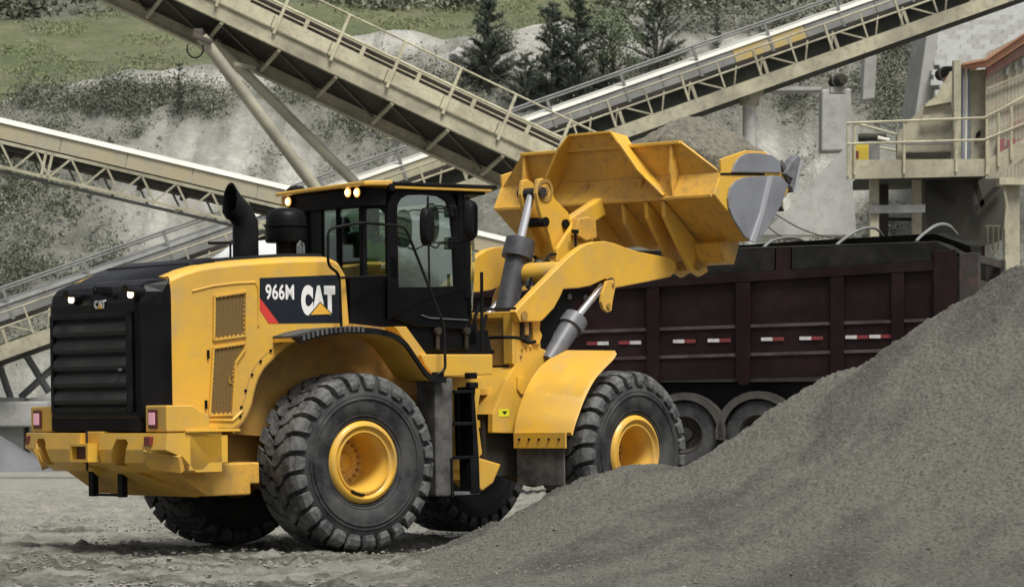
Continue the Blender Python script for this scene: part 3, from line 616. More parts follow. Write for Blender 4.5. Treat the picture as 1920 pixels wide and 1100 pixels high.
# feeder hopper plates and shed
hp = empty('feed_hopper', Matrix.Identity(4), 'cream stepped hopper plates rising behind the platform handrail', 'hopper')
wp(0, [(1683, 250), (1735, 196), (1784, 186), (1790, 300), (1683, 300)], Y0+2.0, Y0+2.3, CREAMB, 'hopper_plate', hp)
wp(0, [(1735, 195), (1757, 178), (1782, 134), (1790, 134), (1790, 190), (1735, 200)], Y0+1.9, Y0+1.99, CREAM, 'hopper_plate', hp)
wp(0, [(1730, 216), (1790, 214), (1790, 221), (1730, 223)], Y0+1.8, Y0+1.89, CREAMB, 'stiffener', hp)
wp(0, [(1690, 266), (1792, 264), (1792, 270), (1690, 272)], Y0+1.8, Y0+1.89, GALV, 'stiffener', hp)
wp(0, [(1700, 286), (1782, 285), (1782, 294), (1700, 295)], Y0+1.8, Y0+1.89, DARK, 'stiffener', hp)
sh = empty('corrugated_shed', Matrix.Identity(4), 'cream corrugated shed with rusty orange roof edge at the right edge', 'shed')
mb = MB()
xa = W(1848, 0, Y0+1.5).x; xb = W(2060, 0, Y0+1.5).x; nn = 60
top = lambda x: W(0, 120-(CX+FPX*x/(Y0+1.5)-1806)*.50, Y0+1.5).z
rings = []; 
pts = [(xa+(xb-xa)*i/nn, Y0+1.5+(.010 if i % 2 else 0)) for i in range(nn+1)]
vs = [(x, y, W(0, 330, Y0).z) for x, y in pts]+[(x, y, top(x)-.02) for x, y in pts]; mb.add(vs, [(i, i+1, i+nn+2, i+nn+1) for i in range(nn)])
mb.build('wall', mat('shed_wall', (.40, .385, .30), .7, col2=(.27, .25, .19), nscale=.9, nmix=.9, col3=(.33, .16, .12), n3=1.2), sh)
wp(0, [(1806, 121), (1850, 112), (1960, 38), (1960, 56), (1852, 126), (1808, 128)], Y0+1.2, Y0+1.3, ORNG, 'roof_fascia', sh)
wp(0, [(1806, 118), (1850, 109), (1960, 35), (1960, 39), (1850, 113), (1806, 122)], Y0+1.1, Y0+4.5, ORNG, 'roof', sh)
wp(0, [(1850, 128), (1960, 60), (1960, 78), (1850, 146)], Y0+1.44, Y0+1.49, mat('red_band', (.30, .10, .085), .7, col2=(.38, .34, .26), nscale=2, nmix=.6), 'colour_band', sh)
for i, x in enumerate((1803, 1809, 1815)): wp(0, [(x, 128), (x+4, 128), (x+4, 300), (x, 300)], Y0+1.7, Y0+1.8, mat('blue_grey_slat', (.16, .19, .22), .6) if i != 1 else WHITE, 'door_slat', sh)
wp(0, [(1820, 132), (1848, 130), (1848, 300), (1820, 300)], Y0+1.8, Y0+1.9, CREAMB, 'jamb_panel', sh)
wp(0, [(1831, 250), (1838, 243), (1838, 256), (1831, 258)], Y0+1.7, Y0+1.78, BLKM, 'latch_box', sh)
for x0 in (1869, 1889, 1908): wp(0, [(x0, 262), (x0+15, 259), (x0+15, 284), (x0, 288)], Y0+1.40, Y0+1.44, mat('red_panel', (.26, .09, .10), .7), 'red_panel', sh)
for x0, y0 in ((1886, 128), (1902, 118), (1916, 110)): wp(0, [(x0, y0), (x0+7, y0-4), (x0+7, y0+10), (x0, y0+14)], Y0+1.40, Y0+1.46, GALV, 'vent', sh)
wp(0, [(1788, 112), (1802, 112), (1802, 322), (1788, 322)], Y0+.3, Y0+.55, CREAMB, 'corner_post', sh, bevel=.02)
for y in (165, 205, 245): wp(0, [(1850, y), (1960, y-44), (1960, y-41), (1850, y+3)], Y0+1.36, Y0+1.42, CREAMB, 'girt', sh)

# ---------------- concrete works on the bank
def slab_on(pts, Y, th, m, name, label, cat, **k):
    o = wp(0, pts, Y, Y+th, m, name, None, **k); return tag(o, label, cat)
slab_on([(1541, 168), (1596, 166), (1596, 282), (1540, 284)], 106, 1, CONC, 'concrete_buttress', 'upright pale concrete buttress on the slope left of the dark bushes', 'buttress', bevel=.05)
slab_on([(1622, 92), (1645, 90), (1640, 185), (1617, 188)], 112, 1, CONC, 'concrete_pillar', 'slim tall white concrete pillar just below the covered conveyor', 'pillar', bevel=.04)
slab_on([(1422, 163), (1541, 162), (1541, 169), (1422, 170)], 107.5, 1, CONC, 'concrete_beam', 'thin horizontal concrete ledge left of the buttress', 'ledge')
slab_on([(1424, 440), (1472, 400), (1520, 345), (1590, 272), (1594, 276), (1606, 440)], 84, 1, CONC, 'concrete_apron', 'pale sloping concrete apron running down left from the platform', 'apron')
wl = empty('block_wall', Matrix.Identity(4), 'white concrete block wall on the slope at the top right corner', 'wall')
BY1 = 108.; blkme = None
for r in range(26):
    y = -30+r*10.4; xl = 1748+(0 if y < 60 else 0)-(max(0, y-60))*.12+6*math.sin(r*1.3)*(y > 90)+(-(60-y)*-.5 if y < 60 else 0); xr = 1990 if y < 140 else 1812-(y-92)*.55
    p0 = W(0, y+10.3, BY1); k0 = 0; x = xl-(r % 2)*9
    while x < xr-4:
        wpx = 22
        if blkme is None:
            mb = MB(); wd = (wpx-.2)*BY1/FPX; mb.bb((0, 0, 0), (wd, .5, 9.85*BY1/FPX)); blkme = mb.mesh('block'); blkme.materials.append(WBLK); b2_ = blkme.copy(); b2_.materials.clear(); b2_.materials.append(CONC); blks = [blkme, blkme, blkme, b2_]
        o = bpy.data.objects.new('block', random.choice(blks)); COL.objects.link(o); o.parent = wl; q = W(x, y+10, BY1); o.location = (q.x, BY1+random.uniform(-.02, .02)+(y*-.018), q.z); x += wpx
mb = MB(); q0 = W(1715, 240, BY1+1.5); q1 = W(1990, -40, BY1+1.5)
wp(0, [(1790, -40), (1990, -40), (1990, 100), (1815, 100), (1740, 240), (1722, 240), (1752, 60)], BY1+.62, BY1+2.5, CONC, 'backing', wl)
wp(0, [(1742, -40), (1762, -40), (1760, 60), (1738, 245), (1712, 245), (1738, 60)], BY1-2.2, BY1+2, CONC, 'edge_beam', wl, bevel=.03)
for px, py, l in ((1571, 152, 'round dark grey drum resting on top of the concrete buttress'), (1772, 138, 'round dark grey drum in front of the white block wall')):
    p = W(px, py, 104 if px < 1600 else 100); mb = MB(); mb.lathe([(-.32, .02), (-.30, .17), (-.12, .21), (.12, .21), (.30, .17), (.32, .02)], p, (.5, -.8, .1), 20)
    d = empty('drum', Matrix.Identity(4), l, 'drum'); mb.build('body', DARK, d, smooth=True); mb = MB(); mb.lathe([(-.03, .225), (.03, .225), (.03, .18), (-.03, .18), (-.03, .225)], p, (.5, -.8, .1), 20); mb.build('hoop', GALV, d)
    if px < 1600: mb = MB(); mb.bb(p+Vector((-.25, -.1, -.4)), p+Vector((.25, .3, -.2))); mb.build('saddle', CONC, d)
    else: mb = MB(); mb.cyl(p, (p.x, p.y, p.z-1.2), .05, n=8); mb.build('stand', GALV, d)
# spare cables crossing behind the bucket
for a, b_, l in (((1455, 402), (1560, 446), 'thin dark cable sagging from the bucket side towards the platform'), ((1440, 425), (1500, 452), 'lower thin cable near the bucket tip')):
    pa = W(*a, 66); pb = W(*b_, 66); pts = [pa.lerp(pb, i/8)-Vector((0, 0, .08*math.sin(math.pi*i/8))) for i in range(9)]
    mb = MB(); mb.tube(pts, .014, 5); tag(mb.build('cable', DARK), l, 'cable')
# ================================================================== TIPPER TRAILER (maroon)
TY = R_(161); corner = Vector(((1790-CX)/FPX*48, 48, 0)); ya = Vector((-math.sin(TY), math.cos(TY), 0))
TM = Matrix.Translation(corner-1.25*ya+Vector((0, 0, .52))) @ Matrix.Rotation(TY, 4, 'Z')
tk = empty('tipper_trailer', TM, 'dark maroon ribbed tipper trailer being loaded behind the gravel pile', 'trailer')
def T(px, py, y=1.25): p = hit(TM, px, py, 1, y); return (p.x, p.z)
def Tp(name, m, pts, y0, y1, parent=tk, **k):
    mb = MB(); mb.py([T(x, y, max(y0, y1)) for x, y in pts], y0, y1); return mb.build(name, m, parent, **k)
# lines of the side (pixel y as function of pixel x) then turned into metres on the side plane
def ln(x0, y0, x1, y1): return lambda x: y0+(y1-y0)*(x-x0)/(x1-x0)
RT = ln(1255, 519, 1750, 490); RB = ln(1255, 537, 1750, 507); M1 = ln(1235, 614, 1746, 597); M2 = ln(1085, 671, 1627, 655); BT = ln(1085, 716, 1640, 700); EX = ln(1342, 468, 1750, 455)
XL, XR = 760, 1788
quad = lambda xa, xb, fa, fb, da=0, db=0: [(xa, fa(xa)+da), (xb, fa(xb)+da), (xb, fb(xb)+db), (xa, fb(xa)+db)]
Tp('side_panel', MAR, quad(XL, XR, RT, BT), 1.20, 1.17)
Tp('top_rail', MAR, quad(XL, XR, RT, RB), 1.27, 1.201, bevel=.008)
Tp('side_rail', MARD, quad(XL, XR, M1, M1, 0, 6), 1.225, 1.201, bevel=.004)
Tp('side_rail', MARD, quad(XL, XR, M2, M2, 0, 6), 1.235, 1.201, bevel=.004)
Tp('lower_side', MAR, quad(XL, XR, M2, BT, 6, 0), 1.212, 1.201)
for a, b_ in ((1000, 1024), (1212, 1236), (1379, 1407), (1557, 1582), (1671, 1695), (800, 824)):
    Tp('side_post', MAR, [(a, RB(a)), (b_, RB(b_)), (b_, BT(b_)), (b_-4, BT(b_)+14), (a+6, BT(a)+14), (a, BT(a))], 1.262, 1.237, bevel=.006)
Tp('corner_post', MAR, [(1750, 470), (1792, 467), (1792, 700), (1750, 702)], 1.285, 1.18, bevel=.008)
# extension boards
for a, b_ in ((1000, 1158), (1161, 1452), (1485, 1748)): Tp('extension_board', BRD, quad(a, b_, EX, RT, 0, -1), 1.235, 1.19)
for a, b_ in ((1455, 1482), (1748, 1751)): Tp('board_post', MAR, quad(a, b_, EX, RT, -1, 0), 1.25, 1.19)
Tp('board_cap', DARK, quad(1000, 1750, EX, EX, -3, 0), 1.24, 1.185)
# floor, far side, front
zt = T(1500, 505)[1]; zb = T(1500, 700)[1]; xl = T(XL, 600)[0]
mb = MB(); mb.bb((.05, -1.17, zb-.12), (xl, 1.17, zb+.02)); mb.build('floor', DARK, tk)
mb = MB(); mb.bb((0, -1.2, zb), (xl, -1.17, zt+.45)); mb.build('far_side_panel', MAR, tk)
mb = MB(); mb.bb((xl-.04, -1.17, zb), (xl, 1.17, zt+.4)); mb.build('front_panel', MAR, tk)
# chamfered belly
mb = MB(); mb.py([(0.1, zb), (xl, zb), (xl, zb-.12), (.1, zb-.12)], 1.2, 1.0); mb.build('belly', DARK, tk)
# reflective strips
for i, (x0, x1) in enumerate(((1100, 1141), (1160, 1202), (1262, 1304), (1327, 1370), (1427, 1470), (1499, 1543), (1585, 1628), (1630, 1672))):
    yy = ln(1120, 643, 1650, 630)(x0); xm = (x0+x1)/2; fl = i < 2
    Tp('reflective_strip', RED if fl else WRF, [(x0, yy-3), (xm, yy-3.3), (xm, yy+3.3), (x0, yy+3.4)], 1.219, 1.213)
    Tp('reflective_strip', WRF if fl else RED, [(xm, yy-3.3), (x1, yy-3.6), (x1, yy+3), (xm, yy+3.3)], 1.219, 1.213)
# tailgate
GB = mat('dull_brown_grey_steel', (.045, .038, .034), .7, col2=(.025, .02, .018), nscale=2, nmix=.9, col3=(.10, .05, .045), n3=5)
zt2 = T(1800, 473)[1]; mb = MB()
mb.bb((-.04, -1.17, zb-.1), (0, 1.17, zt2-.05)); mb.build('tailgate', BRD, tk)
for y in (1.12, -.98): mb = MB(); mb.bb((-.34, y, zb-.2), (-.041, y-.16, zt2)); mb.build('tailgate_post', GB, tk, bevel=.01)
for z in (zt2-.14, zt2-.52, zt2-1.0, zb): mb = MB(); mb.bb((-.31, -.96, z), (-.20, .94, z+.12)); mb.build('tailgate_rail', GB, tk, bevel=.008)
mb = MB(); mb.py([(-.02, zt2), (.35, zt2+.20), (.35, zt2-.02)], 1.1, -1.1); mb.build('tail_hood', BRD, tk)
# rolled tarpaulin ridge and silver hoops
mb = MB(); far = -1.0
rings = []
for px, y in ((1350, 462), (1500, 452), (1600, 446), (1700, 440), (1770, 437)):
    p = hit(TM, px, y, 1, -.9); q = hit(TM, px, y+16, 1, 1.0)
    rings.append([(p.x, -1.25, p.z-.30), (p.x, -1.2, p.z-.02), (p.x, -.9, p.z), (p.x, -.2, p.z-.05), (p.x, -.25, p.z-.16), (p.x, -.95, p.z-.28)])
e = rings[-1]; rings.append([(x-.55, y, z-.20) for x, y, z in e]); mb.loft(rings); mb.build('tarpaulin', BRD, tk)
HOOP = mat('silver_hoop', (.42, .42, .40), .35, metal=.6)
for pts in ([(1568, 460), (1580, 450), (1605, 434), (1628, 427), (1645, 430), (1657, 444)], [(1718, 452), (1730, 440), (1752, 424), (1768, 420), (1782, 425), (1794, 438)], [(1430, 466), (1445, 453), (1468, 446), (1492, 446), (1513, 455)], [(1330, 470), (1350, 458), (1372, 455), (1392, 462)]):
    n = len(pts); P = [hit(TM, x, y, 1, 1.18-2.1*i/(n-1)) for i, (x, y) in enumerate(pts)]
    mb = MB(); mb.tube(smooth_path(P, 4), .024, 6); mb.build('tarp_hoop', HOOP, tk, smooth=True)
# chassis, wheels, mudguards
mb = MB(); 
for y in (.45, -.6): mb.bb((.2, y, zb-.42), (xl, y+.15, zb-.13))
mb.build('chassis', BLKM, tk)
mb = MB(); mb.bb((.35, 1.0, zb-.55), (xl-1, .9, zb-.14)); mb.build('side_guard', BLKM, tk)
FEN = mat('mudguard_grey', (.075, .068, .062), .6, col2=(.035, .03, .028), nscale=4, nmix=.8)
def small_wheel(c, parent, outer):
    s = 1 if outer > 0 else -1; R0 = .53; mb = MB()
    pr = [(-.14, .30), (-.15, .42), (-.13, .50), (-.10, .525), (.10, .525), (.13, .50), (.15, .42), (.14, .30)]
    mb.lathe(pr, c, (0, s, 0), 40); ty = mb.build('tyre', RUB, parent, smooth=True)
    mb = MB()
    for k in range(36):
        a = k*math.pi/18
        for dy in (-.05, .05):
            Mx = Matrix.Rotation(a, 3, 'Y'); mb.box(Vector(c)+Mx @ Vector((.528, dy, 0)), (.02, .075, .055), Mx)
    mb.build('tread', BLKM, ty)
    mb = MB(); mb.lathe([(.14, .30), (.15, .285), (.10, .25), (.02, .22), (.02, .12), (.10, .10), (.11, 0.0)], c, (0, s, 0), 32); mb.build('rim', DARK, parent, smooth=True)
    for k in range(8): a = k*math.pi/4; mb = MB(); mb.cyl(Vector(c)+Vector((.17*math.cos(a), s*.02, .17*math.sin(a))), Vector(c)+Vector((.17*math.cos(a), s*.05, .17*math.sin(a))), .016, n=6); mb.build('wheel_nut', DARK, parent)
for px, py in ((1283, 814), (1421, 812), (1145, 817)):
    x, z = T(px, py, 1.2)
    for yy in (1.05, -1.05):
        wh = bpy.data.objects.new('wheel', None); COL.objects.link(wh); wh.parent = tk; wh.location = (x, yy, z)
        small_wheel((0, 0, 0), wh, yy)
    if px == 1145: continue
    mb = MB(); rr = []
    for i in range(19):
        a = R_(-8+196*i/18); r = .62; c, s = math.cos(a), math.sin(a)
        if a < 0 or a > math.pi: pass
        rr.append([(x+r*1.02*c, 1.24, z+r*s*1.0), (x+(r+.03)*1.02*c, 1.245, z+(r+.03)*s), (x+(r+.03)*1.02*c, .80, z+(r+.03)*s), (x+r*1.02*c, .80, z+r*s), (x+(r-.085)*1.02*c, 1.22, z+(r-.085)*s), (x+(r-.085)*1.02*c, 1.24, z+(r-.085)*s)])
    mb.loft(rr); mb.build('mudguard', FEN, tk, smooth=True)
    mb = MB(); mb.bb((x-.3, -1.0, z-.08), (x+.0, 1.0, z+.08)); mb.build('axle', BLKM, tk)
# white tractor cab, half hidden behind the loader hood
WC = Matrix.Translation(W(532, 562, 52)+Vector((0, 0, 0))) @ Matrix.Rotation(TY, 4, 'Z')
wc = empty('lorry_cab', WC, 'white rounded lorry cab roof showing behind the black exhaust stack', 'lorry')
WP = mat('white_cab_paint', (.78, .79, .79), .35, coat=.3, col2=(.68, .69, .68), nscale=1, nmix=.5)
zr = .93; mb = MB(); rings = []
for x, zt_, w_ in ((-.72, .70, 1.0), (-.62, .86, 1.12), (-.2, .93, 1.2), (.45, .90, 1.2), (.8, .70, 1.16), (.95, .35, 1.1), (1.0, -.2, 1.1)):
    rings.append([(x, -w_, -2.2), (x, -w_, zt_-.25), (x, -w_+.12, zt_-.06), (x, -w_+.35, zt_), (x, w_-.35, zt_), (x, w_-.12, zt_-.06), (x, w_, zt_-.25), (x, w_, -2.2)])
mb.loft(rings); mb.build('body', WP, wc, smooth=True)
mb = MB(); mb.bb((-.5, 1.201, -.9), (.5, 1.215, .1)); mb.build('side_window', PANEL, wc)
mb = MB(); mb.bb((-.9, -1.1, -3.0), (1.3, 1.1, -2.2)); mb.build('bumper_and_steps', BLKM, wc)
for xx in (.55,):
    for yy in (1.0, -1.0):
        wh = bpy.data.objects.new('wheel', None); COL.objects.link(wh); wh.parent = wc; wh.location = (xx, yy, -2.55); small_wheel((0, 0, 0), wh, yy)
Wl = lambda px, py, y: hit(WC, px, py, 1, y)
mb = MB(); mb.tube([Wl(432, 500, 1.5), Wl(432, 458, 1.5)], .02, 6); p = Wl(415, 456, 1.5); mb.bb((p.x-.2, 1.35, p.z-.02), (p.x+.18, 1.62, p.z+.02)); mb.build('roof_mirror', BLKM, wc)
# ================================================================== WHEEL LOADER
LM = Matrix.Translation((-.88, 32.14, .03)) @ Matrix.Rotation(R_(38), 4, 'Z') @ Matrix.Rotation(R_(-1), 4, 'Y')
ART = Matrix.Rotation(R_(11), 4, 'Z'); FM = LM @ ART
ld = empty('wheel_loader', LM, 'big yellow articulated wheel loader with raised bucket tipping gravel over the maroon trailer', 'wheel loader')
def S(px, py, y=-.9): p = hit(LM, px, py, 1, y); return (p.x, p.z)
def S3(px, py, y=-.9): return hit(LM, px, py, 1, y)
def B3(px, py, x): return hit(LM, px, py, 0, x)
def F(px, py, y=-.6): p = hit(FM, px, py, 1, y); return (p.x, p.z)
def F3(px, py, y=-.6): return hit(FM, px, py, 1, y)
def RP(name, m, pts, y0, y1, parent=ld, yp=None, **k):      # rear-frame plate traced on plane yp (default the near face)
    yp = min(y0, y1) if yp is None else yp
    mb = MB(); mb.py([S(x, y, yp) for x, y in pts], y0, y1); return mb.build(name, m, parent, **k)
def FP(name, m, pts, y0, y1, parent=ld, yp=None, **k):
    yp = min(y0, y1) if yp is None else yp
    mb = MB(); mb.py([F(x, y, yp) for x, y in pts], y0, y1); o = mb.build(name, m, parent, **k)
    if parent is ld: o.matrix_local = ART
    return o
def FB(mb, name, m, parent=ld, **k):
    o = mb.build(name, m, parent, **k)
    if parent is ld: o.matrix_local = ART
    return o

# ---------------------------------------------------------------- wheels
TR, TW = .84, .33
def tyre_meshes():
    mb = MB(); mb.lathe([(-.22, .35), (-.27, .375), (-.315, .47), (-.325, .53), (-.328, .62), (-.305, .70), (-.27, .765), (-.18, .785), (0, .79), (.18, .785), (.27, .765), (.305, .70), (.328, .62), (.325, .53), (.315, .47), (.27, .375), (.22, .35)], (0, 0, 0), (0, 1, 0), 96)
    for sgn in (-1, 1):   # moulded rings on the sidewall
        for r, h in ((.41, .010), (.44, .006), (.595, .012), (.63, .006)):
            y = np.interp(r, [.375, .47, .53, .62, .70], [.27, .315, .325, .328, .305]); mb.lathe([(y-.01, r-.012), (y+h, r-.004), (y+h, r+.004), (y-.01, r+.012)], (0, 0, 0), (0, sgn, 0), 96)
    return mb.mesh('tyre')
def lug(mb, th0, path, thick=.0):
    """path of (y, r_top, r_base, theta offset, half width) ; closed block following the carcass"""
    rings = []
    for (y, rt, rb, dth, hw, yb) in path:
        q = []
        for (r, yy, s) in ((rb, yb, -1.12), (rt, y, -1), (rt, y, 1), (rb, yb, 1.12)):
            a = th0+dth+s*hw/.8; q.append((r*math.cos(a), yy, r*math.sin(a)))
        rings.append(q)
    mb.loft(rings)
def tread_mesh():
    mb = MB(); N_ = 27; P = 2*math.pi/N_
    for sgn in (-1, 1):
        off = 0 if sgn < 0 else P*.5
        for k in range(N_):
            t = k*P+off
            # shoulder block running down the sidewall
            lug(mb, t, [(sgn*.155, .835, .775, .030, .062, sgn*.155), (sgn*.20, .838, .775, .010, .066, sgn*.20), (sgn*.27, .828, .76, -.022, .068, sgn*.262), (sgn*.325, .79, .73, -.030, .066, sgn*.29), (sgn*.342, .735, .70, -.030, .058, sgn*.30), (sgn*.334, .690, .685, -.030, .046, sgn*.312)])
            # inner sheared block
            lug(mb, t+P*.30, [(sgn*.0, .84, .775, .10, .055, sgn*.0), (sgn*.06, .84, .775, .075, .075, sgn*.06), (sgn*.125, .838, .775, .02, .078, sgn*.125), (sgn*.150, .836, .775, .0, .055, sgn*.150)])
    me = mb.mesh('tread'); return me
def rim_meshes():
    a = MB(); a.lathe([(0.245, 0.4027), (0.3, 0.3805), (0.318, 0.3584), (0.322, 0.3407), (0.3, 0.3292), (0.285, 0.3186), (0.283, 0.3053), (0.298, 0.2965), (0.3, 0.2814), (0.275, 0.2743), (0.255, 0.27), (0.24, 0.2565), (0.12, 0.2448), (-0.07, 0.2412), (-0.085, 0.225), (-0.09, 0.099), (-0.05, 0.0945), (-0.03, 0.072), (-0.028, 0.0)], (0, 0, 0), (0, -1, 0), 72)
    a.lathe([(-.24, .40), (-.26, .36), (-.2, .33), (-.1, .27), (0, .265)], (0, 0, 0), (0, -1, 0), 48)
    b = MB()
    for k in range(20):
        t = 2*math.pi*k/20; c = Vector((.222*math.cos(t), 0, .222*math.sin(t))); b.cyl(c+Vector((0, .10, 0)), c+Vector((0, .055, 0)), .015, n=6)
    c = MB()
    t = R_(-100); c.tube([(.306*math.cos(t+d), -.305, .306*math.sin(t+d)) for d in (-.25, -.1, .1, .25)], .012, 6)
    return a.mesh('rim'), MB().cyl((0, .10, 0), (0, .055, 0), .015, n=6).mesh('wheel_bolt'), c.mesh('valve_stem')
tm = tyre_meshes(); trd = tread_mesh(); rm, wb, vs_ = rim_meshes()
for me in (tm,): me.materials.append(RUB)
trd.materials.append(RUBT); rm.materials.append(YEL); wb.materials.append(YELD); vs_.materials.append(BLK)
def loader_wheel(front, side, spin):
    loc = Vector((1.7 if front else -1.7, side*1.075, TR)); e = bpy.data.objects.new('wheel', None); COL.objects.link(e); e.parent = ld
    m = Matrix.Translation(loc) @ Matrix.Rotation(math.pi if side > 0 else 0, 4, 'Z') @ Matrix.Rotation(spin, 4, 'Y')
    e.matrix_local = (ART @ m) if front else m
    for me, nm in ((tm, 'tyre'), (trd, 'tread'), (rm, 'rim'), (vs_, 'valve_stem'))+tuple((wb, 'wheel_bolt') for _ in range(20)):
        o = bpy.data.objects.new(nm, me); COL.objects.link(o); o.parent = e
        if nm == 'wheel_bolt': nb_ = sum(c.name.startswith('wheel_bolt') for c in e.children); o.location = (.198*math.cos(nb_*math.pi/10), 0, .198*math.sin(nb_*math.pi/10))
        if nm in ('tyre', 'rim'): me.polygons.foreach_set('use_smooth', [True]*len(me.polygons)); me.set_sharp_from_angle(angle=R_(50))
    return e
loader_wheel(False, -1, .1); loader_wheel(False, 1, .5); loader_wheel(True, -1, .33); loader_wheel(True, 1, .8)
for M_, x in ((Matrix.Identity(4), -1.7), (ART, 1.7)):
    mb = MB(); mb.lathe([(-.85, .14), (-.5, .17), (-.3, .20), (-.25, .30), (0, .36), (.25, .30), (.3, .20), (.5, .17), (.85, .14)], (x, 0, TR), (0, 1, 0), 24, cap=True); o = mb.build('axle', YELD, ld, smooth=True); o.matrix_local = M_

# ---------------------------------------------------------------- counterweight
prof = [(-3.88, 1.15), (-3.90, 1.0), (-3.875, .88), (-3.74, .79), (-3.2, .79), (-3.2, 1.15)]
for y0, y1, xo in ((1.36, .10, 0), (-.24, -1.25, 0)):
    mb = MB(); rings = []
    for y in np.linspace(y0, y1, 7):
        cv = .0+.10*(abs(y)/1.25)**3
        cut = max(0, (abs(y)-.98)/.27)
        rings.append([(x+(cv if x < -3.5 else 0)+(cut*.16 if (x < -3.7 and z < .95) else 0), y, z+(cut*.05 if (.85 < z < .95) else 0)) for x, z in prof])
    mb.loft(rings); o = mb.build('counterweight', YEL, ld, bevel=.022, seg=2)
    # tow pockets cut into the rear face
    ck = MB(); yc = .86 if y0 > 0 else -.56
    Mx = Matrix.Rotation(R_(-24 if y0 > 0 else 22), 3, 'X')
    sh = .055 if y0 > 0 else -.055
    PK = [(-.12-sh, .85), (.12-sh, .85), (.115+sh, 1.06), (.08+sh, 1.095), (-.08+sh, 1.095), (-.115+sh, 1.06)]
    ck.loft([[(-4.05, yc+a, z) for a, z in PK], [(-3.42, yc+a*.8, z) for a, z in PK]])
    co = link('cutter', ck.mesh('cutter'), YELD); co.matrix_world = LM
    bo = o.modifiers.new('cut', 'BOOLEAN'); bo.object = co; bo.operation = 'DIFFERENCE'; bo.solver = 'EXACT'
    bpy.context.view_layer.update()
    # order: cut before bevel
    o.modifiers.move(1, 0) if hasattr(o.modifiers, 'move') else None
    dg = bpy.context.evaluated_depsgraph_get(); nm_ = bpy.data.meshes.new_from_object(o.evaluated_get(dg)); o.modifiers.clear(); o.data = nm_; bpy.data.objects.remove(co)
    nm_.materials.clear(); nm_.materials.append(YEL)
mb = MB(); mb.py([(-3.84, 1.165), (-3.84, .86), (-3.6, .80), (-3.2, .80), (-3.2, 1.165)], -.22, .08); mb.build('counterweight_middle', YEL, ld, bevel=.01)
mb = MB()
for a, b_ in (((-3.99, -.20, 1.055), (-3.80, -.165, .885)), ((-3.99, .10, 1.055), (-3.80, .135, .885)), ((-3.99, -.165, 1.055), (-3.80, .10, 1.03)), ((-3.99, -.165, .91), (-3.80, .10, .885))): mb.bb(a, b_)
hb = mb.build('hitch_box', YEL, ld)
mb = MB(); mb.bb((-3.93, -.165, 1.03), (-3.925, .10, .91)); mb.build('hitch_recess', mat('rust_brown', (.09, .035, .02), .7), hb)
mb = MB(); mb.cyl((-3.88, .0, 1.17), (-3.88, .0, .80), .012, n=8); mb.build('hitch_pin', DARK, hb)
# side blocks of the counterweight
for s in (-1, 1):
    mb = MB(); P = [S(347, 813, -1.25), S(428, 815, -1.25), S(428, 868, -1.25), S(394, 869, -1.25), S(381, 882, -1.25), S(350, 882, -1.25), (-3.88, .80), (-3.9, 1.15)]
    P = [(-3.55, 1.15), P[1], P[2], P[3], P[4], (-3.55, .80)]
    mb.py(P, s*1.25, s*.7); mb.build('counterweight_side', YEL, ld, bevel=.012)
    mb = MB(); a = S(347, 806, -1.25); b_ = S(449, 812, -1.25); mb.bb((a[0], s*1.27, 1.152), (b_[0], s*.7, 1.175)); mb.build('ledge', YEL, ld, bevel=.004)
# slanted rear corner facets, their down-facing shade painted on as darker slabs
for s in (-1, 1):
    Q = [Vector(v) for v in ((-3.872, s*.985, 1.0), (-3.665, s*1.262, .945), (-3.63, s*1.25, .79), (-3.80, s*.96, .83))]; mb = MB(); mb.loft([[q+Vector((-.012, s*.010, -.008)) for q in Q], [q+Vector((.05, -s*.03, .02)) for q in Q]]); mb.build('shaded_facet', YELW, ld, bevel=.006)
# lower wedge
mb = MB(); wv = [(-3.80, .80), (-3.22, .565), (-2.98, .565), (-2.98, .69), (-2.9, .69), (-2.9, .86), (-3.80, .86)]
mb.py([(-3.62, .84), (-3.2, .56), (-2.72, .56), (-2.72, .66), (-2.62, .66), (-2.62, .86)], -.99, .99); mb.build('lower_counterweight', YELW, ld, bevel=.015)
mb = MB(); mb.loft([[(-3.66, .35, .83), (-3.66, -.30, .83), (-3.6, -.30, .84), (-3.6, .35, .84)], [(-3.18, .75, .545), (-3.18, -.80, .545), (-3.1, -.80, .57), (-3.1, .75, .57)]]); mb.build('belly_plate', YEL, ld, bevel=.01)
# tow frame hanging below
mb = MB(); 
for y in (.50, -.03): mb.bb((-3.55, y+.045, .84), (-3.49, y-.045, .545))
mb.bb((-3.53, .46, .575), (-3.50, .0, .55)); mb.build('tow_frame', BLKM, ld, bevel=.006)
for y in (1.30, -.98):     # little red reflectors
    mb = MB(); mb.bb((-3.865 if y < 0 else -3.80, y, 1.12), (-3.77, y-.10, 1.04)); mb.build('reflector', mat('dark_red_reflector', (.18, .03, .02), .4), ld, bevel=.004)
# tail light boxes
for y0, y1 in ((1.22, .78), (-.88, -1.24)):
    mb = MB(); mb.py([(-3.78, 1.16), (-3.78, 1.40), (-3.5, 1.40), (-3.32, 1.30), (-3.32, 1.16)], y0, y1); bx = mb.build('light_box', YEL, ld, bevel=.012)
    yc = (y0+y1)/2+.06
    yc = 1.075 if y0 > 0 else -1.02
    mb = MB(); mb.bb((-3.795, yc+.075, 1.365), (-3.781, yc-.075, 1.19)); mb.build('lamp_housing', mat('dark_red_housing', (.10, .02, .02), .4), bx, bevel=.006)
    mb = MB(); mb.bb((-3.806, yc+.05, 1.335), (-3.796, yc-.05, 1.225)); mb.build('tail_light', LENS, bx, bevel=.004)

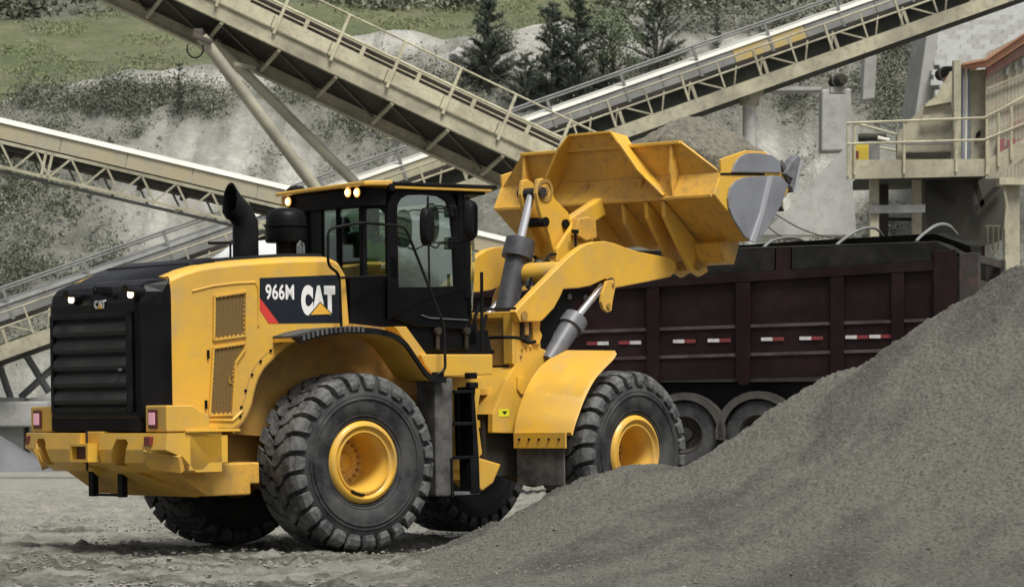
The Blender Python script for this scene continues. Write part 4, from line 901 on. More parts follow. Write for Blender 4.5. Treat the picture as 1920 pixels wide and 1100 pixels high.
# ---------------------------------------------------------------- hood
arch = [(590, 627), (575, 632), (560, 639), (541, 650), (523, 664), (508, 677), (495, 691), (486, 707), (480, 723), (476, 740), (473, 757), (466, 775), (456, 792)]
outl = [(318, 526), (345, 514), (372, 506), (400, 501), (450, 495.5), (500, 492), (550, 489), (600, 488.5), (622, 489), (637, 496), (648, 516), (656, 612), (600, 622)]+arch+[(438, 805), (350, 805), (341, 790), (330, 770), (318, 750)]
P = [S(x, y) for x, y in outl]
top = [S(x, y) for x, y in outl[:9]]
for s in (-1, 1):
    mb = MB(); mb.py(P, s*.90, s*.865); hd = mb.build('hood_side', YEL, ld, bevel=.018, seg=3)
    if s < 0: hood_near = hd
# rounded shoulder between the side and the deck, deck
mb = MB(); rings = []
full = [S(x, y) for x, y in outl[:10]]
for x, z in full:
    q = []
    for s in (-1, 1):
        seq = [(s*.862, z-.10), (s*.895, z-.03), (s*.885, z-.0), (s*.84, z+.03), (s*.76, z+.045)]
        q += seq if s < 0 else seq[::-1]
    rings.append([(x, y, zz) for y, zz in q])
mb.loft(rings); mb.build('hood_shoulder', YEL, ld, smooth=True)
mb = MB(); rings = [[(x, -.77, z+.02), (x, -.74, z+.075), (x, .74, z+.075), (x, .77, z+.02)] for x, z in full[2:9]]
mb.loft(rings); mb.build('hood_deck', BLK, ld, bevel=.012)
# body inside, firewall and wheel-house liners
mb = MB(); mb.bb((-3.4, -.60, 1.2), (-1.62, .60, 2.45)); mb.build('engine_bay', BLKM, ld)
ap = [S(x, y) for x, y in arch+[(438, 812)]]
for s in (-1, 1):
    mb = MB(); rings = []
    ex = [(S(656, 612)[0]+.55, S(656, 612)[1]-.05), S(656, 612), S(620, 616)]+ap
    for x, z in ex: rings.append([(x, s*.899, z), (x, s*.55, z-.02), (x, s*.55, z+.03), (x, s*.899, z+.03)])
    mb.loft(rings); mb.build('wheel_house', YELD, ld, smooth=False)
    mb = MB(); mb.py([S(656, 600)]+[S(620, 612)]+ap+[(-1.0, 1.0), (-1.0, 2.0)], s*.66, s*.62); mb.build('inner_fender', YELD, ld)  # dark yellow carries the shade above the tyre
# flange rib with bolts following the arch
for (x, y) in ((551, 632), (527, 641), (507, 657), (488, 677), (472, 702), (460, 732), (452, 763), (450, 780)):
    p = S3(x, y, -.90); mb = MB(); mb.cyl(p, p+Vector((0, -.012, 0)), .014, n=8); mb.build('bolt', BLKM, hood_near)
rib = [S(x-14, y-10) for x, y in arch[1:12]]
mb = MB(); mb.tube([(x, -.899, z) for x, z in rib], .005, 6); mb.build('fender_seam', YELD, hood_near, smooth=True)
# pressed swage line below the top edge and big recess corner
mb = MB(); mb.tube([(x, -.899, z) for x, z in [S(*q) for q in ((360, 546), (400, 536), (440, 531), (478, 529), (484, 540), (484, 612))]], .012, 6); mb.build('swage_line', YEL, hood_near, smooth=True)
mb = MB(); mb.tube([(x, -.899, z) for x, z in [S(*q) for q in ((374, 782), (380, 786), (436, 788), (455, 770))]], .016, 6); mb.build('swage_line', YEL, hood_near, smooth=True)
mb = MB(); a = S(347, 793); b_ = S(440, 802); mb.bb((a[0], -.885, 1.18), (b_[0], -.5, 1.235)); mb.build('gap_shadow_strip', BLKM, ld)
# mesh grilles
def mesh_mat():
    m = bpy.data.materials.new('perforated_mesh'); m.use_nodes = True; t = m.node_tree; N = t.nodes; b = N['Principled BSDF']; b.inputs['Roughness'].default_value = .7
    tc = N.new('ShaderNodeTexCoord'); v = N.new('ShaderNodeTexVoronoi'); v.inputs['Scale'].default_value = 62; v.inputs['Randomness'].default_value = .15
    t.links.new(tc.outputs['Object'], v.inputs['Vector']); mx = N.new('ShaderNodeMix'); mx.data_type = 'RGBA'
    mr = N.new('ShaderNodeMapRange'); mr.inputs['From Min'].default_value = .25; mr.inputs['From Max'].default_value = .42
    t.links.new(v.outputs['Distance'], mr.inputs['Value']); t.links.new(mr.outputs[0], mx.inputs['Factor'])
    mx.inputs['A'].default_value = (.035, .025, .008, 1); mx.inputs['B'].default_value = (.20, .12, .03, 1)
    t.links.new(mx.outputs['Result'], b.inputs['Base Color']); return m
MESHM = mesh_mat()
def grille(pts, name):
    q = [S(x, y, -.905) for x, y in pts]; mb = MB(); mb.py(q, -.904, -.9005); g = mb.build(name, MESHM, ld)
    for i in range(len(pts)):
        a = q[i]; b_ = q[(i+1) % len(pts)]; mb = MB(); mb.beam((a[0], -.908, a[1]), (b_[0], -.908, b_[1]), .018, .028, up=(0, 1, 0)); mb.build('grille_frame', YEL, g)
        L_ = math.hypot(a[0]-b_[0], a[1]-b_[1]); n = int(L_/.045)
        mb = MB()
        cx_ = sum(p[0] for p in q)/len(q); cz_ = sum(p[1] for p in q)/len(q)
        for k in range(n):
            u = (k+.5)/n; x = a[0]+(b_[0]-a[0])*u; z = a[1]+(b_[1]-a[1])*u; dx, dz = cx_-x, cz_-z; l = math.hypot(dx, dz); x += dx/l*.016; z += dz/l*.016
            mb.bb((x-.008, -.909, z-.008), (x+.008, -.904, z+.008))
        mb.build('frame_teeth', YEL, g)
    return g
grille([(401, 556), (461, 547), (460, 629), (400, 637)], 'vent_grille')
g2 = grille([(399, 652), (460, 643), (458, 655), (441, 680), (435, 777), (392, 778)], 'vent_grille')
p = S(433, 711, -.91); mb = MB()
for d in ((-.02, .03, .012, .03), (-.02, -.035, .012, -.03), (-.02, -.03, -.014, .03)): mb.bb((p[0]+d[0], -.918, p[1]+d[1]), (p[0]+d[2], -.909, p[1]+d[3]))
mb.build('grille_latch', YEL, g2)
p = S(394, 664, -.91); mb = MB(); mb.bb((p[0]-.03, -.92, p[1]-.04), (p[0]-.01, -.9, p[1]+.04)); p = S(390, 758, -.91); mb.bb((p[0]-.03, -.92, p[1]-.04), (p[0]-.01, -.9, p[1]+.04)); mb.build('hinge', BLKM, g2)

# ---------------------------------------------------------------- rear cowl (black) and radiator grille
mb = MB(); rings = []
for z, dx, w0, w1 in ((1.22, .06, .90, .80), (1.30, .0, .902, .80), (2.34, .0, .902, .79), (2.44, .02, .90, .78), (2.50, .07, .895, .77), (2.545, .16, .885, .75), (2.575, .30, .86, .72)):
    xf = -3.5; xr = -3.80+dx
    rings.append([(xf, -w0, z), (min(-3.6+dx*.8, xf-.01), -w0, z), (xr+.02, -w1-.02, z), (xr, -w1+.04, z), (xr, w1-.04, z), (xr+.02, w1+.02, z), (min(-3.6+dx*.8, xf-.01), w0, z), (xf, w0, z)])
mb.loft(rings); cw = mb.build('rear_cowl', PANEL, ld, bevel=.02, seg=3)
mb = MB(); rings = []
for x, z in ((-3.60, 2.50), (-3.5, 2.555), (-3.4, 2.60), (-3.25, 2.65), (-3.1, 2.695), (-2.95, 2.73)): rings.append([(x, -.80, z-.10), (x, -.78, z+.005), (x, -.70, z+.035), (x, .70, z+.035), (x, .78, z+.005), (x, .80, z-.10)])
mb.loft(rings); mb.build('cowl_top', PANEL, ld, smooth=True)
# grille frame and louvres
mb = MB()
for a, b_ in (((-3.845, -.66, 2.26), (-3.805, -.72, 1.34)), ((-3.845, .72, 2.26), (-3.805, .66, 1.34)), ((-3.845, -.66, 2.26), (-3.805, .66, 2.21)), ((-3.845, -.66, 1.39), (-3.805, .66, 1.34))): mb.bb(a, b_)
fr = mb.build('grille_frame', BLK, ld, bevel=.01)
LOUV = mat('dusty_louvre', (.009, .009, .009), .6, col2=(.04, .038, .036), nscale=3.2, nmix=.9, rough2=.9)
for k in range(5):
    z = 2.12-k*.158; mb = MB(); rings = []
    for y in (-.655, .655): rings.append([(-3.818, y, z+.055), (-3.842, y, z+.015), (-3.855, y, z-.035), (-3.838, y, z-.07), (-3.818, y, z-.075)])
    mb.loft(rings); mb.build('louvre', LOUV, ld, smooth=False, bevel=.006)
mb = MB(); mb.bb((-3.815, -.655, 2.2), (-3.803, .655, 1.39)); mb.build('grille_backing', BLKM, ld)
mb = MB(); mb.bb((-3.875, -.60, 1.72), (-3.853, -.565, 1.745)); mb.build('latch', GREY, ld)
mb = MB(); mb.bb((-3.79, -.80, 1.168), (-3.5, .80, 1.30)); mb.build('sill', BLKM, ld); 
for y in (.66, -.66): mb = MB(); mb.cyl((-3.74, y, 1.17), (-3.74, y, 1.32), .05, n=12); mb.build('cowl_mount', DARK, ld)
# lamps, camera on the cowl
for (px, py) in ((132, 559), (243, 549)):
    p = B3(px, py, -3.86); mb = MB(); mb.cyl(p+Vector((.16, 0, 0)), p+Vector((.02, 0, 0)), .055, .06, n=16); lp = mb.build('work_lamp', BLKM, ld, smooth=True)
    mb = MB(); mb.cyl(p+Vector((.02, 0, -.012)), p+Vector((-.005, 0, -.012)), .034, n=16); mb.build('lamp_lens', LAMP, lp)
    rr = [[p+Vector((x, .066*math.cos(a), .005+.070*math.sin(a))) for x in (-.05, .08)] for a in [math.pi*i/8 for i in range(9)]]
    mb = MB(); mb.loft([[p+Vector((x, r*math.cos(a), .005+r*1.05*math.sin(a))) for r, x in ((.066, .08), (.066, -.05), (.058, -.05), (.058, .08))] for a in [math.pi*i/8 for i in range(9)]]); mb.build('lamp_visor', BLKM, lp)
p = B3(184, 545, -3.84); mb = MB(); mb.bb(p+Vector((-.03, -.05, -.03)), p+Vector((.12, .05, .04))); mb.cyl(p+Vector((-.05, 0, .0)), p+Vector((0, 0, 0)), .025, n=12); mb.build('rear_camera', BLKM, ld, bevel=.01)
p = B3(213, 556, -3.80); mb = MB(); mb.cyl(p, p+Vector((-.012, 0, 0)), .02, n=12); mb.build('cowl_knob', BLKM, ld)

# ---------------------------------------------------------------- lettering
def text_mesh(name, s, m, parent, box, plane, off, ext=.002, bold=.0, par_M=None):
    """box = local (u0,v0,u1,v1); plane 'y' (side, faces -y) or 'x' (rear, faces -x)"""
    cu = bpy.data.curves.new(name, 'FONT'); cu.body = s; cu.extrude = ext; cu.offset = bold; cu.size = 1; cu.space_character = 1.0+bold*2
    to = bpy.data.objects.new('tmp', cu); COL.objects.link(to); bpy.context.view_layer.update()
    me = bpy.data.meshes.new_from_object(to.evaluated_get(bpy.context.evaluated_depsgraph_get())); bpy.data.objects.remove(to)
    n = len(me.vertices); co = np.empty(n*3); me.vertices.foreach_get('co', co); co = co.reshape(-1, 3)
    mn = co.min(0); mx_ = co.max(0); u = (co[:, 0]-mn[0])/(mx_[0]-mn[0]); v = (co[:, 1]-mn[1])/(mx_[1]-mn[1]); t = (co[:, 2]-mn[2])
    U = box[0]+(box[2]-box[0])*u; V = box[1]+(box[3]-box[1])*v
    if plane == 'y': out = np.stack([U, off-t, V], -1)
    else: out = np.stack([off-t, U, V], -1)
    me.vertices.foreach_set('co', out.ravel()); me.update(); me.materials.clear(); return link(name, me, m, parent)
WHT = mat('decal_white', (.82, .82, .80), .4); RDD = mat('decal_red', (.62, .05, .035), .4); DBLK = mat('decal_black', (.010, .014, .022), .3, coat=.2)
yb = -.903
def D(px, py, y=yb): return S(px, py, y)
mb = MB(); mb.py([D(487, 521), D(633, 515), D(638, 605), D(522, 606), D(487, 560)], yb, -.9005); dc = mb.build('side_decal', DBLK, ld)
mb = MB(); mb.py([D(487, 558), D(523, 606), D(504, 606), D(487, 580)], yb-.0005, -.9008); mb.build('red_stripe', RDD, dc)
a = D(498, 561.5, yb); b_ = D(551, 533, yb)
text_mesh('model_lettering', '966M', WHT, dc, (a[0], a[1], b_[0], b_[1]+.0), 'y', yb-.001, .0005, .022)
a = D(565, 591); b_ = D(628, 535)
text_mesh('brand_lettering', 'CAT', WHT, dc, (a[0], a[1], b_[0], b_[1]), 'y', yb-.001, .0005, .085)
mb = MB(); mb.py([D(578, 591.5), D(625, 590), D(600, 565)], yb-.0015, yb-.0035); mb.build('triangle_edge', DBLK, dc)
mb = MB(); mb.py([D(582, 590), D(621, 588.5), D(600, 567.5)], yb-.0036, yb-.0045); mb.build('yellow_triangle', mat('decal_yellow', (.78, .42, .05), .4), dc)
a = B3(177, 579, -3.812); b_ = B3(197, 562, -3.812)
cd_ = text_mesh('cowl_lettering', 'CAT', WHT, ld, (a.y, a.z, b_.y, b_.z), 'x', -3.803, .006, .045)
cen_ = (a+b_)/2; mb = MB(); mb.loft([[(-3.817, cen_.y+.045, a.z), (-3.817, cen_.y-.045, a.z), (-3.817, cen_.y, cen_.z+.005)], [(-3.811, cen_.y+.045, a.z), (-3.811, cen_.y-.045, a.z), (-3.811, cen_.y, cen_.z+.005)]]); mb.build('yellow_triangle', MATS['decal_yellow'], cd_)

# ---------------------------------------------------------------- exhaust, pre-cleaner
yE = -.25
pts = [S3(462, 500, yE), S3(462, 430, yE), S3(461, 408, yE), S3(454, 392, yE), S3(440, 380, yE)]
c0 = pts[1]; base = S3(461, 492, yE); R0 = .124
path = [base, Vector((base.x, yE, c0.z-.02)), Vector((base.x-.0, yE, c0.z+.06)), Vector((base.x-.055, yE, c0.z+.15)), Vector((base.x-.15, yE+.0, c0.z+.235))]
mb = MB(); rg = []
def ringat(c, d, r, n=28):
    d = d.normalized(); a = Vector((0, 1, 0)); a = (a-d*a.dot(d)).normalized(); b = d.cross(a); return [c+(a*math.cos(t)+b*math.sin(t))*r for t in [2*math.pi*i/n for i in range(n)]]
dirs = [Vector((0, 0, 1)), Vector((0, 0, 1)), Vector((-.15, 0, 1)), Vector((-.65, 0, .9)), Vector((-1, 0, .75))]
sm = []
for i, (c, d) in enumerate(zip(path, dirs)): rg.append(ringat(c, d, R0))
end = path[-1]; tip = [v.copy() for v in ringat(end+Vector((-.02, 0, .02)), Vector((-1, 0, .12)), R0*1.02)]
for i, v in enumerate(tip): v.z = end.z+(v.z-end.z)*1.42
rg.append(tip); rg.append([end+(v-end)*.9+Vector((.0, 0, 0)) for v in tip]); rg.append(ringat(path[-2], dirs[-2], R0*.88)); rg.append(ringat(path[1], dirs[1], R0*.86))
mb.loft(rg, cap=True); mb.build('exhaust_stack', DUSTB if False else BLK, ld, smooth=True)
yP = .12; c = S3(537, 480, yP); zb_ = c.z; z1 = S3(537, 455, yP).z; z2 = S3(537, 425, yP).z; z3 = S3(537, 399, yP).z; rP = .205
mb = MB(); mb.lathe([(0, .10), (z1-zb_, .10), (z1-zb_, .195), (z1-zb_+.02, rP), (z2-zb_-.01, rP), (z2-zb_, rP+.012), (z2-zb_+.02, rP+.012), (z2-zb_+.025, rP-.01), (z3-zb_-.03, rP-.01), (z3-zb_+.02, rP-.05), (z3-zb_+.045, rP-.12), (z3-zb_+.05, 0)], c, (0, 0, 1), 40)
mb.build('air_precleaner', BLK, ld, smooth=True)
mb = MB(); p = S3(558, 470, -.1); mb.tube([p+Vector((0, 0, -.1)), p+Vector((0, 0, .05)), p+Vector((.03, 0, .09)), p+Vector((.07, 0, .05)), p+Vector((.07, 0, -.1))], .014, 8); mb.build('lifting_eye', GREY, ld)

# ---------------------------------------------------------------- rear fender, platform, ladder, rails
fpts = [(562, 633), (585, 625), (615, 619), (650, 616.5), (700, 618), (735, 627), (757, 643), (775, 668), (790, 690), (805, 705), (832, 709)]
fz = [S(x, y, -1.35) for x, y in fpts]
for s in (-1, 1):
    mb = MB(); rings = [[(x, s*1.35, z-.0), (x, s*.86, z+.0), (x, s*.86, z-.035), (x, s*1.35, z-.035)] for x, z in fz]
    mb.loft(rings); mb.build('rear_fender', YEL, ld)
    mb = MB(); rings = [[(x, s*1.395, z+.012), (x, s*1.30, z+.014), (x, s*1.30, z+.002), (x, s*1.365, z-.04), (x, s*1.395, z-.045)] for x, z in smooth_path([(a, 0, b_) for a, b_ in fz], 4) for x, z in [(x, z)]] if False else [[(q.x, s*1.395, q.z+.012), (q.x, s*1.26, q.z+.014), (q.x, s*1.26, q.z+.002), (q.x, s*1.365, q.z-.04), (q.x, s*1.395, q.z-.045)] for q in smooth_path([(fz[0][0]-.03, 0, fz[0][1]-.01)]+[(a, 0, b_) for a, b_ in fz], 4)]
    mb.loft(rings); mb.build('fender_lip', BLK, ld, smooth=False)
# gritty tread pad on the fender
mb = MB(); rings = [[(x, -1.30, z+.022), (x, -.90, z+.022), (x, -.90, z+.004), (x, -1.30, z+.004)] for x, z in fz[:5]]; mb.loft(rings); mb.build('grip_mat', DUSTB, ld)
mb = MB()
for k in range(14):
    u = k/14*.72; x = fz[0][0]+u; z = np.interp(x, [q[0] for q in fz], [q[1] for q in fz]); mb.bb((x, -1.403, z-.03), (x+.03, -1.28, z+.025))
mb.build('grip_teeth', DUSTB, ld, bevel=.004)
# yellow platform beam under the cab
RP('platform_beam', YEL, [(788, 664), (924, 664), (924, 702), (832, 706), (812, 704), (797, 684)], -1.10, -.6, bevel=.01)
RP('platform_deck', YEL, [(740, 612), (762, 612), (800, 664), (824, 668), (824, 700), (800, 690), (775, 660)], -1.06, -.8, bevel=.006)
RP('platform_support', YEL, [(800, 704), (812, 704), (812, 742), (800, 742)], -1.15, -1.0)
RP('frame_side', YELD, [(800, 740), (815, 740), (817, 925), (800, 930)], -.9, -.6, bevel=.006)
RP('chassis_side', YEL, [(838, 706), (905, 706), (895, 780), (905, 850), (880, 880), (838, 880)], -.72, -.45, bevel=.01)
RP('lower_frame', YEL, [(811, 865), (900, 858), (940, 870), (925, 905), (905, 920), (880, 900), (816, 898)], -.62, -.3, bevel=.015)
RP('frame_post', YEL, [(808, 866), (824, 866), (824, 922), (806, 922)], -1.2, -1.1, bevel=.006)
mb = MB(); mb.bb((-1.3, -.55, .72), (.2, .55, 1.55)); mb.build('transmission', DARK, ld, bevel=.03)
mb = MB(); mb.bb((-1.75, -.62, 1.3), (-.45, .62, 1.95)); mb.build('rear_bulkhead', YELD, ld, bevel=.02)
mb = MB(); mb.bb((-3.2, -.5, .85), (-1.2, .5, 1.4)); mb.build('rear_frame', YELD, ld)
# battery / step box and ladder
RP('step_box', DUSTB, [(815, 709), (849, 709), (849, 920), (846, 930), (818, 930)], -1.32, -1.02, bevel=.012)
for x0, x1, yA, yB in ((846, 851, 858, 932), (882, 900, 858, 924)): RP('ladder_rail', BLK, [(x0, yA), (x1-2, yA), (x1, yB), (x0+2, yB)], -1.34, -1.16)
RP('ladder_rail', BLK, [(856, 732), (862, 734), (868, 858), (860, 858)], -.80, -.75)
RP('ladder_back', BLKM, [(858, 736), (886, 736), (893, 856), (860, 856)], -.95, -.9)
RP('ladder_rail', BLK, [(880, 726), (892, 724), (890, 745), (898, 858), (888, 858), (884, 745)], -1.2, -1.0)
for y0 in (731, 791, 855, 922):
    a = S(850, y0, -1.30); b_ = S(889 if y0 < 900 else 897, y0, -1.30); mb = MB(); mb.bb((a[0], -1.32, a[1]-.03), (b_[0], -1.08, a[1])); mb.build('ladder_step', BLK if y0 != 922 else GREY, ld, bevel=.004)
def rail(name, pts, ys, r=.02, m=BLK, rd=.07, fn=S3):
    P_ = [fn(x, y, yy) for (x, y), yy in zip(pts, ys)]; mb = MB(); mb.tube(round_path(P_, rd), r, 10); return mb.build(name, m, ld, smooth=True)
rail('handrail', [(640, 612), (636, 513), (615, 498), (615, 429), (640, 424), (680, 417), (760, 425), (833, 611), (835, 693), (820, 703)], [-1.0, -1.0, -1.05, -1.08, -1.1, -1.1, -1.12, -1.2, -1.25, -1.25], .014)
rail('handrail', [(636, 521), (724, 517)], [-1.0, -.82], .012)
rail('handrail', [(936, 508), (903, 510), (904, 690), (895, 700), (884, 702)][1:], [-1.05]*4, .017)
rail('handrail', [(903, 580), (966, 578)], [-.95, -.7], .014)
for px, py in ((822, 703), (884, 704), (886, 722)): p = S3(px, py, -1.22); mb = MB(); mb.bb(p+Vector((-.05, -.03, -.03)), p+Vector((.05, .05, .03))); mb.build('rail_bracket', BLKM, ld, bevel=.008)

# ---------------------------------------------------------------- cab
ZF, ZR = 1.90, 3.40     # cab floor, header
rear_x = -1.10
def post(name, a, b_, r, m=PANEL): mb = MB(); mb.tube([a, b_], r, 8); return mb.build(name, m, ld, smooth=True)
# lower body, following the outline seen from the side
low = [(656, 606), (700, 548), (724, 542), (748, 540), (880, 542), (905, 560), (912, 600), (924, 625), (924, 664), (794, 664), (778, 647), (762, 612)]
RP('cab_lower', PANEL, [(656, 520), (724, 515), (724, 612), (656, 612)], -.76, .6)
RP('cab_door_lower', PANEL, [(726, 546), (746, 541), (880, 544), (886, 575), (882, 602), (872, 618), (778, 612), (762, 606), (726, 590)], -.79, -.70, bevel=.012)
RP('cab_body_lower', PANEL, [(724, 545), (886, 545), (884, 610), (880, 655), (794, 662), (776, 645), (760, 612), (724, 612)], -.76, .76, bevel=.02)
RP('cab_mount', BLKM, [(778, 618), (915, 618), (924, 664), (790, 664)], -.74, .5, bevel=.01)
mb = MB(); a = S3(790, 590, -.80); b_ = S3(878, 600, -.80); mb.tube([a, a+Vector((.1, 0, -.03)), b_], .006, 6); mb.build('door_crease', GREY, ld)
for px, py in ((818, 620), (872, 620)): p = S3(px, py, -.77); mb = MB(); mb.cyl(p, p+Vector((0, -.05, 0)), .035, n=12); mb.cyl(p+Vector((0, -.02, -.02)), p+Vector((0, -.02, -.18)), .02, n=8); mb.build('cab_bolt', DARK, ld)
p = S3(738, 500, -.80); mb = MB(); mb.bb(p+Vector((-.05, 0, -.12)), p+Vector((.05, .04, .10))); mb.build('door_latch', BLKM, ld, bevel=.01)
# window frames as plates with openings: helper builds a ring frame
def frame_plate(name, outer, inner, y0, y1, m, fn=S, parent=ld, glassm=None, bevel=.006):
    """outer/inner: same-length pixel outlines on plane y0"""
    mb = MB(); o = [fn(x, y, y0) for x, y in outer]; i = [fn(x, y, y0) for x, y in inner]; n = len(o)
    vs = [(x, y0, z) for x, z in o]+[(x, y0, z) for x, z in i]+[(x, y1, z) for x, z in o]+[(x, y1, z) for x, z in i]
    fs = []
    for k in range(n):
        j = (k+1) % n; fs += [(k, j, n+j, n+k), (2*n+k, 3*n+k, 3*n+j, 2*n+j), (k, 2*n+k, 2*n+j, j), (n+k, n+j, 3*n+j, 3*n+k)]
    mb.add(vs, fs); fr = mb.build(name, m, parent, bevel=bevel)
    if glassm:
        mb = MB(); mb.py(i, y0+(y1-y0)*.45, y0+(y1-y0)*.55); mb.build('window_pane', glassm, fr)
    return fr
# door
outer = [(727, 600), (727, 400), (729, 378), (737, 362), (750, 354), (800, 353), (832, 356), (850, 368), (858, 390), (866, 440), (876, 545), (876, 600)]
inner = [(748, 538), (745, 400), (746, 384), (752, 373), (764, 366), (795, 365), (822, 368), (838, 378), (845, 396), (849, 440), (853, 536), (800, 538)]
frame_plate('cab_door', outer[:1]+outer[1:11]+[(800, 560)], inner, -.80, -.76, PANEL, glassm=GLS)
RP('door_bar', BLKM, [(801, 368), (804, 368), (807, 536), (804, 536)], -.785, -.765)
# quarter window panel behind the door, rear window
y2 = -.76
def angled_panel(name, P0, P1, zs, us, iz, m, gm, th=.04):
    P0 = Vector((*P0, 0)); P1 = Vector((*P1, 0)); d = P1-P0; n_ = Vector((-d.y, d.x, 0)).normalized()*th
    if n_.y < 0: n_ = -n_
    pt = lambda u, z, o: P0+d*u+Vector((0, 0, z))+n_*o
    O = [(0, zs[0]), (0, zs[1]), (1, zs[1]), (1, zs[0])]; I = [(us[0], iz[0]), (us[0], iz[1]-.03), (us[0]+.1, iz[1]), (us[1]-.2, iz[1]), (us[1], iz[1]-.06), (us[1], iz[0])]
    O = [(0, zs[0]), (0, zs[1]-.01), (.1, zs[1]), (.9, zs[1]), (1, zs[1]-.01), (1, zs[0])]; n = 6
    vs = [pt(u, z, 0) for u, z in O]+[pt(u, z, 0) for u, z in I]+[pt(u, z, 1) for u, z in O]+[pt(u, z, 1) for u, z in I]; fs = []
    for k in range(n): j = (k+1) % n; fs += [(k, j, n+j, n+k), (2*n+k, 3*n+k, 3*n+j, 2*n+j), (k, 2*n+k, 2*n+j, j), (n+k, n+j, 3*n+j, 3*n+k)]
    f = MB().add(vs, fs).build(name, m, ld); MB().loft([[pt(u, z, .45) for u, z in I], [pt(u, z, .55) for u, z in I]]).build('window_pane', gm, f); return f
angled_panel('quarter_window', (-1.10, -.53), (-.955, -.775), (2.35, 3.38), (.10, .88), (2.62, 3.27), PANEL, GLR)
angled_panel('quarter_window', (-1.10, .37), (-.955, .775), (2.35, 3.38), (.10, .88), (2.62, 3.27), PANEL, GLR)
rw = MB()
ry0, ry1 = -.53, .37
def rear_frame():
    zt, zl = B3(640, 385, rear_x).z, B3(640, 515, rear_x).z
    zt = 3.30; zl = 2.60; o = [(ry0, zl-.12), (ry0, zt+.1), (ry1, zt+.1), (ry1, zl-.12)]; i = [(ry0+.035, zl), (ry0+.035, zt), (ry1-.22, zt), (ry1-.22, zl)]
    mb = MB(); vs = [(rear_x, *q) for q in o]+[(rear_x, *q) for q in i]+[(rear_x+.05, *q) for q in o]+[(rear_x+.05, *q) for q in i]; fs = []
    for k in range(4): j = (k+1) % 4; fs += [(k, j, 4+j, 4+k), (8+k, 12+k, 12+j, 8+j), (k, 8+k, 8+j, j), (4+k, 4+j, 12+j, 12+k)]
    mb.add(vs, fs); f = mb.build('rear_window', PANEL, ld); mb = MB(); mb.px(i, rear_x+.02, rear_x+.026); mb.build('window_pane', GLR, f)
    mb = MB(); mb.bb((rear_x-.01, -.12, zl), (rear_x+.03, -.14, zt)); mb.build('window_bar', BLKM, f)
rear_frame()
post('cab_pillar', (rear_x+.03, ry0, 2.4), (rear_x+.03, ry0, ZR+.03), .035)
mb = MB(); mb.pz([(rear_x+.02, -.50), (-.94, -.74), (.0, -.74), (.1, -.6), (.1, .6), (0, .74), (-.94, .74), (rear_x+.02, .34)], 3.37, 3.44); mb.build('headliner', BLKM, ld)
mb = MB(); mb.pz([(rear_x-.02, ry0-.02), (-.95, -.775), (-.95, .775), (rear_x-.02, ry1+.02)], 1.95, 2.36); mb.build('cab_rear_lower', PANEL, ld)
# far side: open frame with glass
mb = MB()
for x0, x1 in ((-.98, -.88), (-.08, .0)): mb.bb((x0, .74, 2.4), (x1, .78, 3.40))
mb.bb((-.98, .74, 2.30), (0, .78, 2.46)); mb.build('far_door_frame', PANEL, ld)
mb = MB(); mb.bb((-.88, .755, 2.46), (-.08, .762, 3.38)); mb.build('window_pane', GLS, ld)
# curved windscreen and front corners
mb = MB(); r0 = []; 
wc_ = [(.0, -.77), (.12, -.72), (.22, -.55), (.27, -.3), (.29, 0), (.27, .3), (.22, .55), (.12, .72), (.0, .77)]
rings = [[(x+ (0.06 if z > 2.6 else 0)*0, y, z) for x, y in wc_] for z in (2.02, 2.3, 2.8, 3.36)]
for k, dx in enumerate((-.10, -.02, .02, .0)): rings[k] = [(x+dx*(1 if abs(y) < .75 else .2), y, z) for x, y, z in rings[k]]
mb.loft(rings, cap=False, closed=False); mb.build('windscreen', GLS, ld, smooth=True)
mb = MB(); rings = [[(x, y, z) for x, y in ((-.05, -.80), (.03, -.80), (.03, -.74), (-.05, -.74))] for z in (2.4, 3.40)]; mb.loft(rings); mb.build('front_pillar', PANEL, ld, bevel=.01)
RP('cab_front_post', PANEL, [(858, 365), (868, 364), (882, 545), (886, 600), (876, 600)], -.79, -.72, bevel=.005)
mb = MB(); rings = [[(-.05, .74, z), (.03, .74, z), (.03, .80, z), (-.05, .80, z)] for z in (2.4, 3.40)]; mb.loft(rings); mb.build('front_pillar', PANEL, ld)
mb = MB(); mb.bb((-.05, -.74, 1.95), (.12, .74, 2.15)); mb.build('cab_front_lower', PANEL, ld)
# interior: seat, console, wheel
mb = MB(); mb.bb((-.95, -.22, 2.3), (-.45, .22, 2.45)); mb.bb((-1.05, -.22, 2.4), (-.92, .22, 3.05)); mb.bb((-1.02, -.13, 3.05), (-.93, .13, 3.22)); mb.build('driver_seat', BLKM, ld, bevel=.04)
mb = MB(); mb.cyl((-.08, 0, 2.0), (-.22, 0, 2.62), .04, n=10); mb.build('steering_column', BLKM, ld)
mb = MB(); N_ = 24; cc = Vector((-.24, 0, 2.64)); dd = Vector((-.25, 0, 1)).normalized(); a_ = Vector((0, 1, 0)); b2 = dd.cross(a_)
mb.tube([cc+(a_*math.cos(t)+b2*math.sin(t))*.19 for t in [2*math.pi*i/N_ for i in range(N_+1)]], .016, 8); mb.build('steering_wheel', BLKM, ld, smooth=True)
mb = MB(); mb.bb((-1.2, .3, 2.2), (-.3, .6, 2.75)); mb.build('side_console', BLKM, ld, bevel=.03)
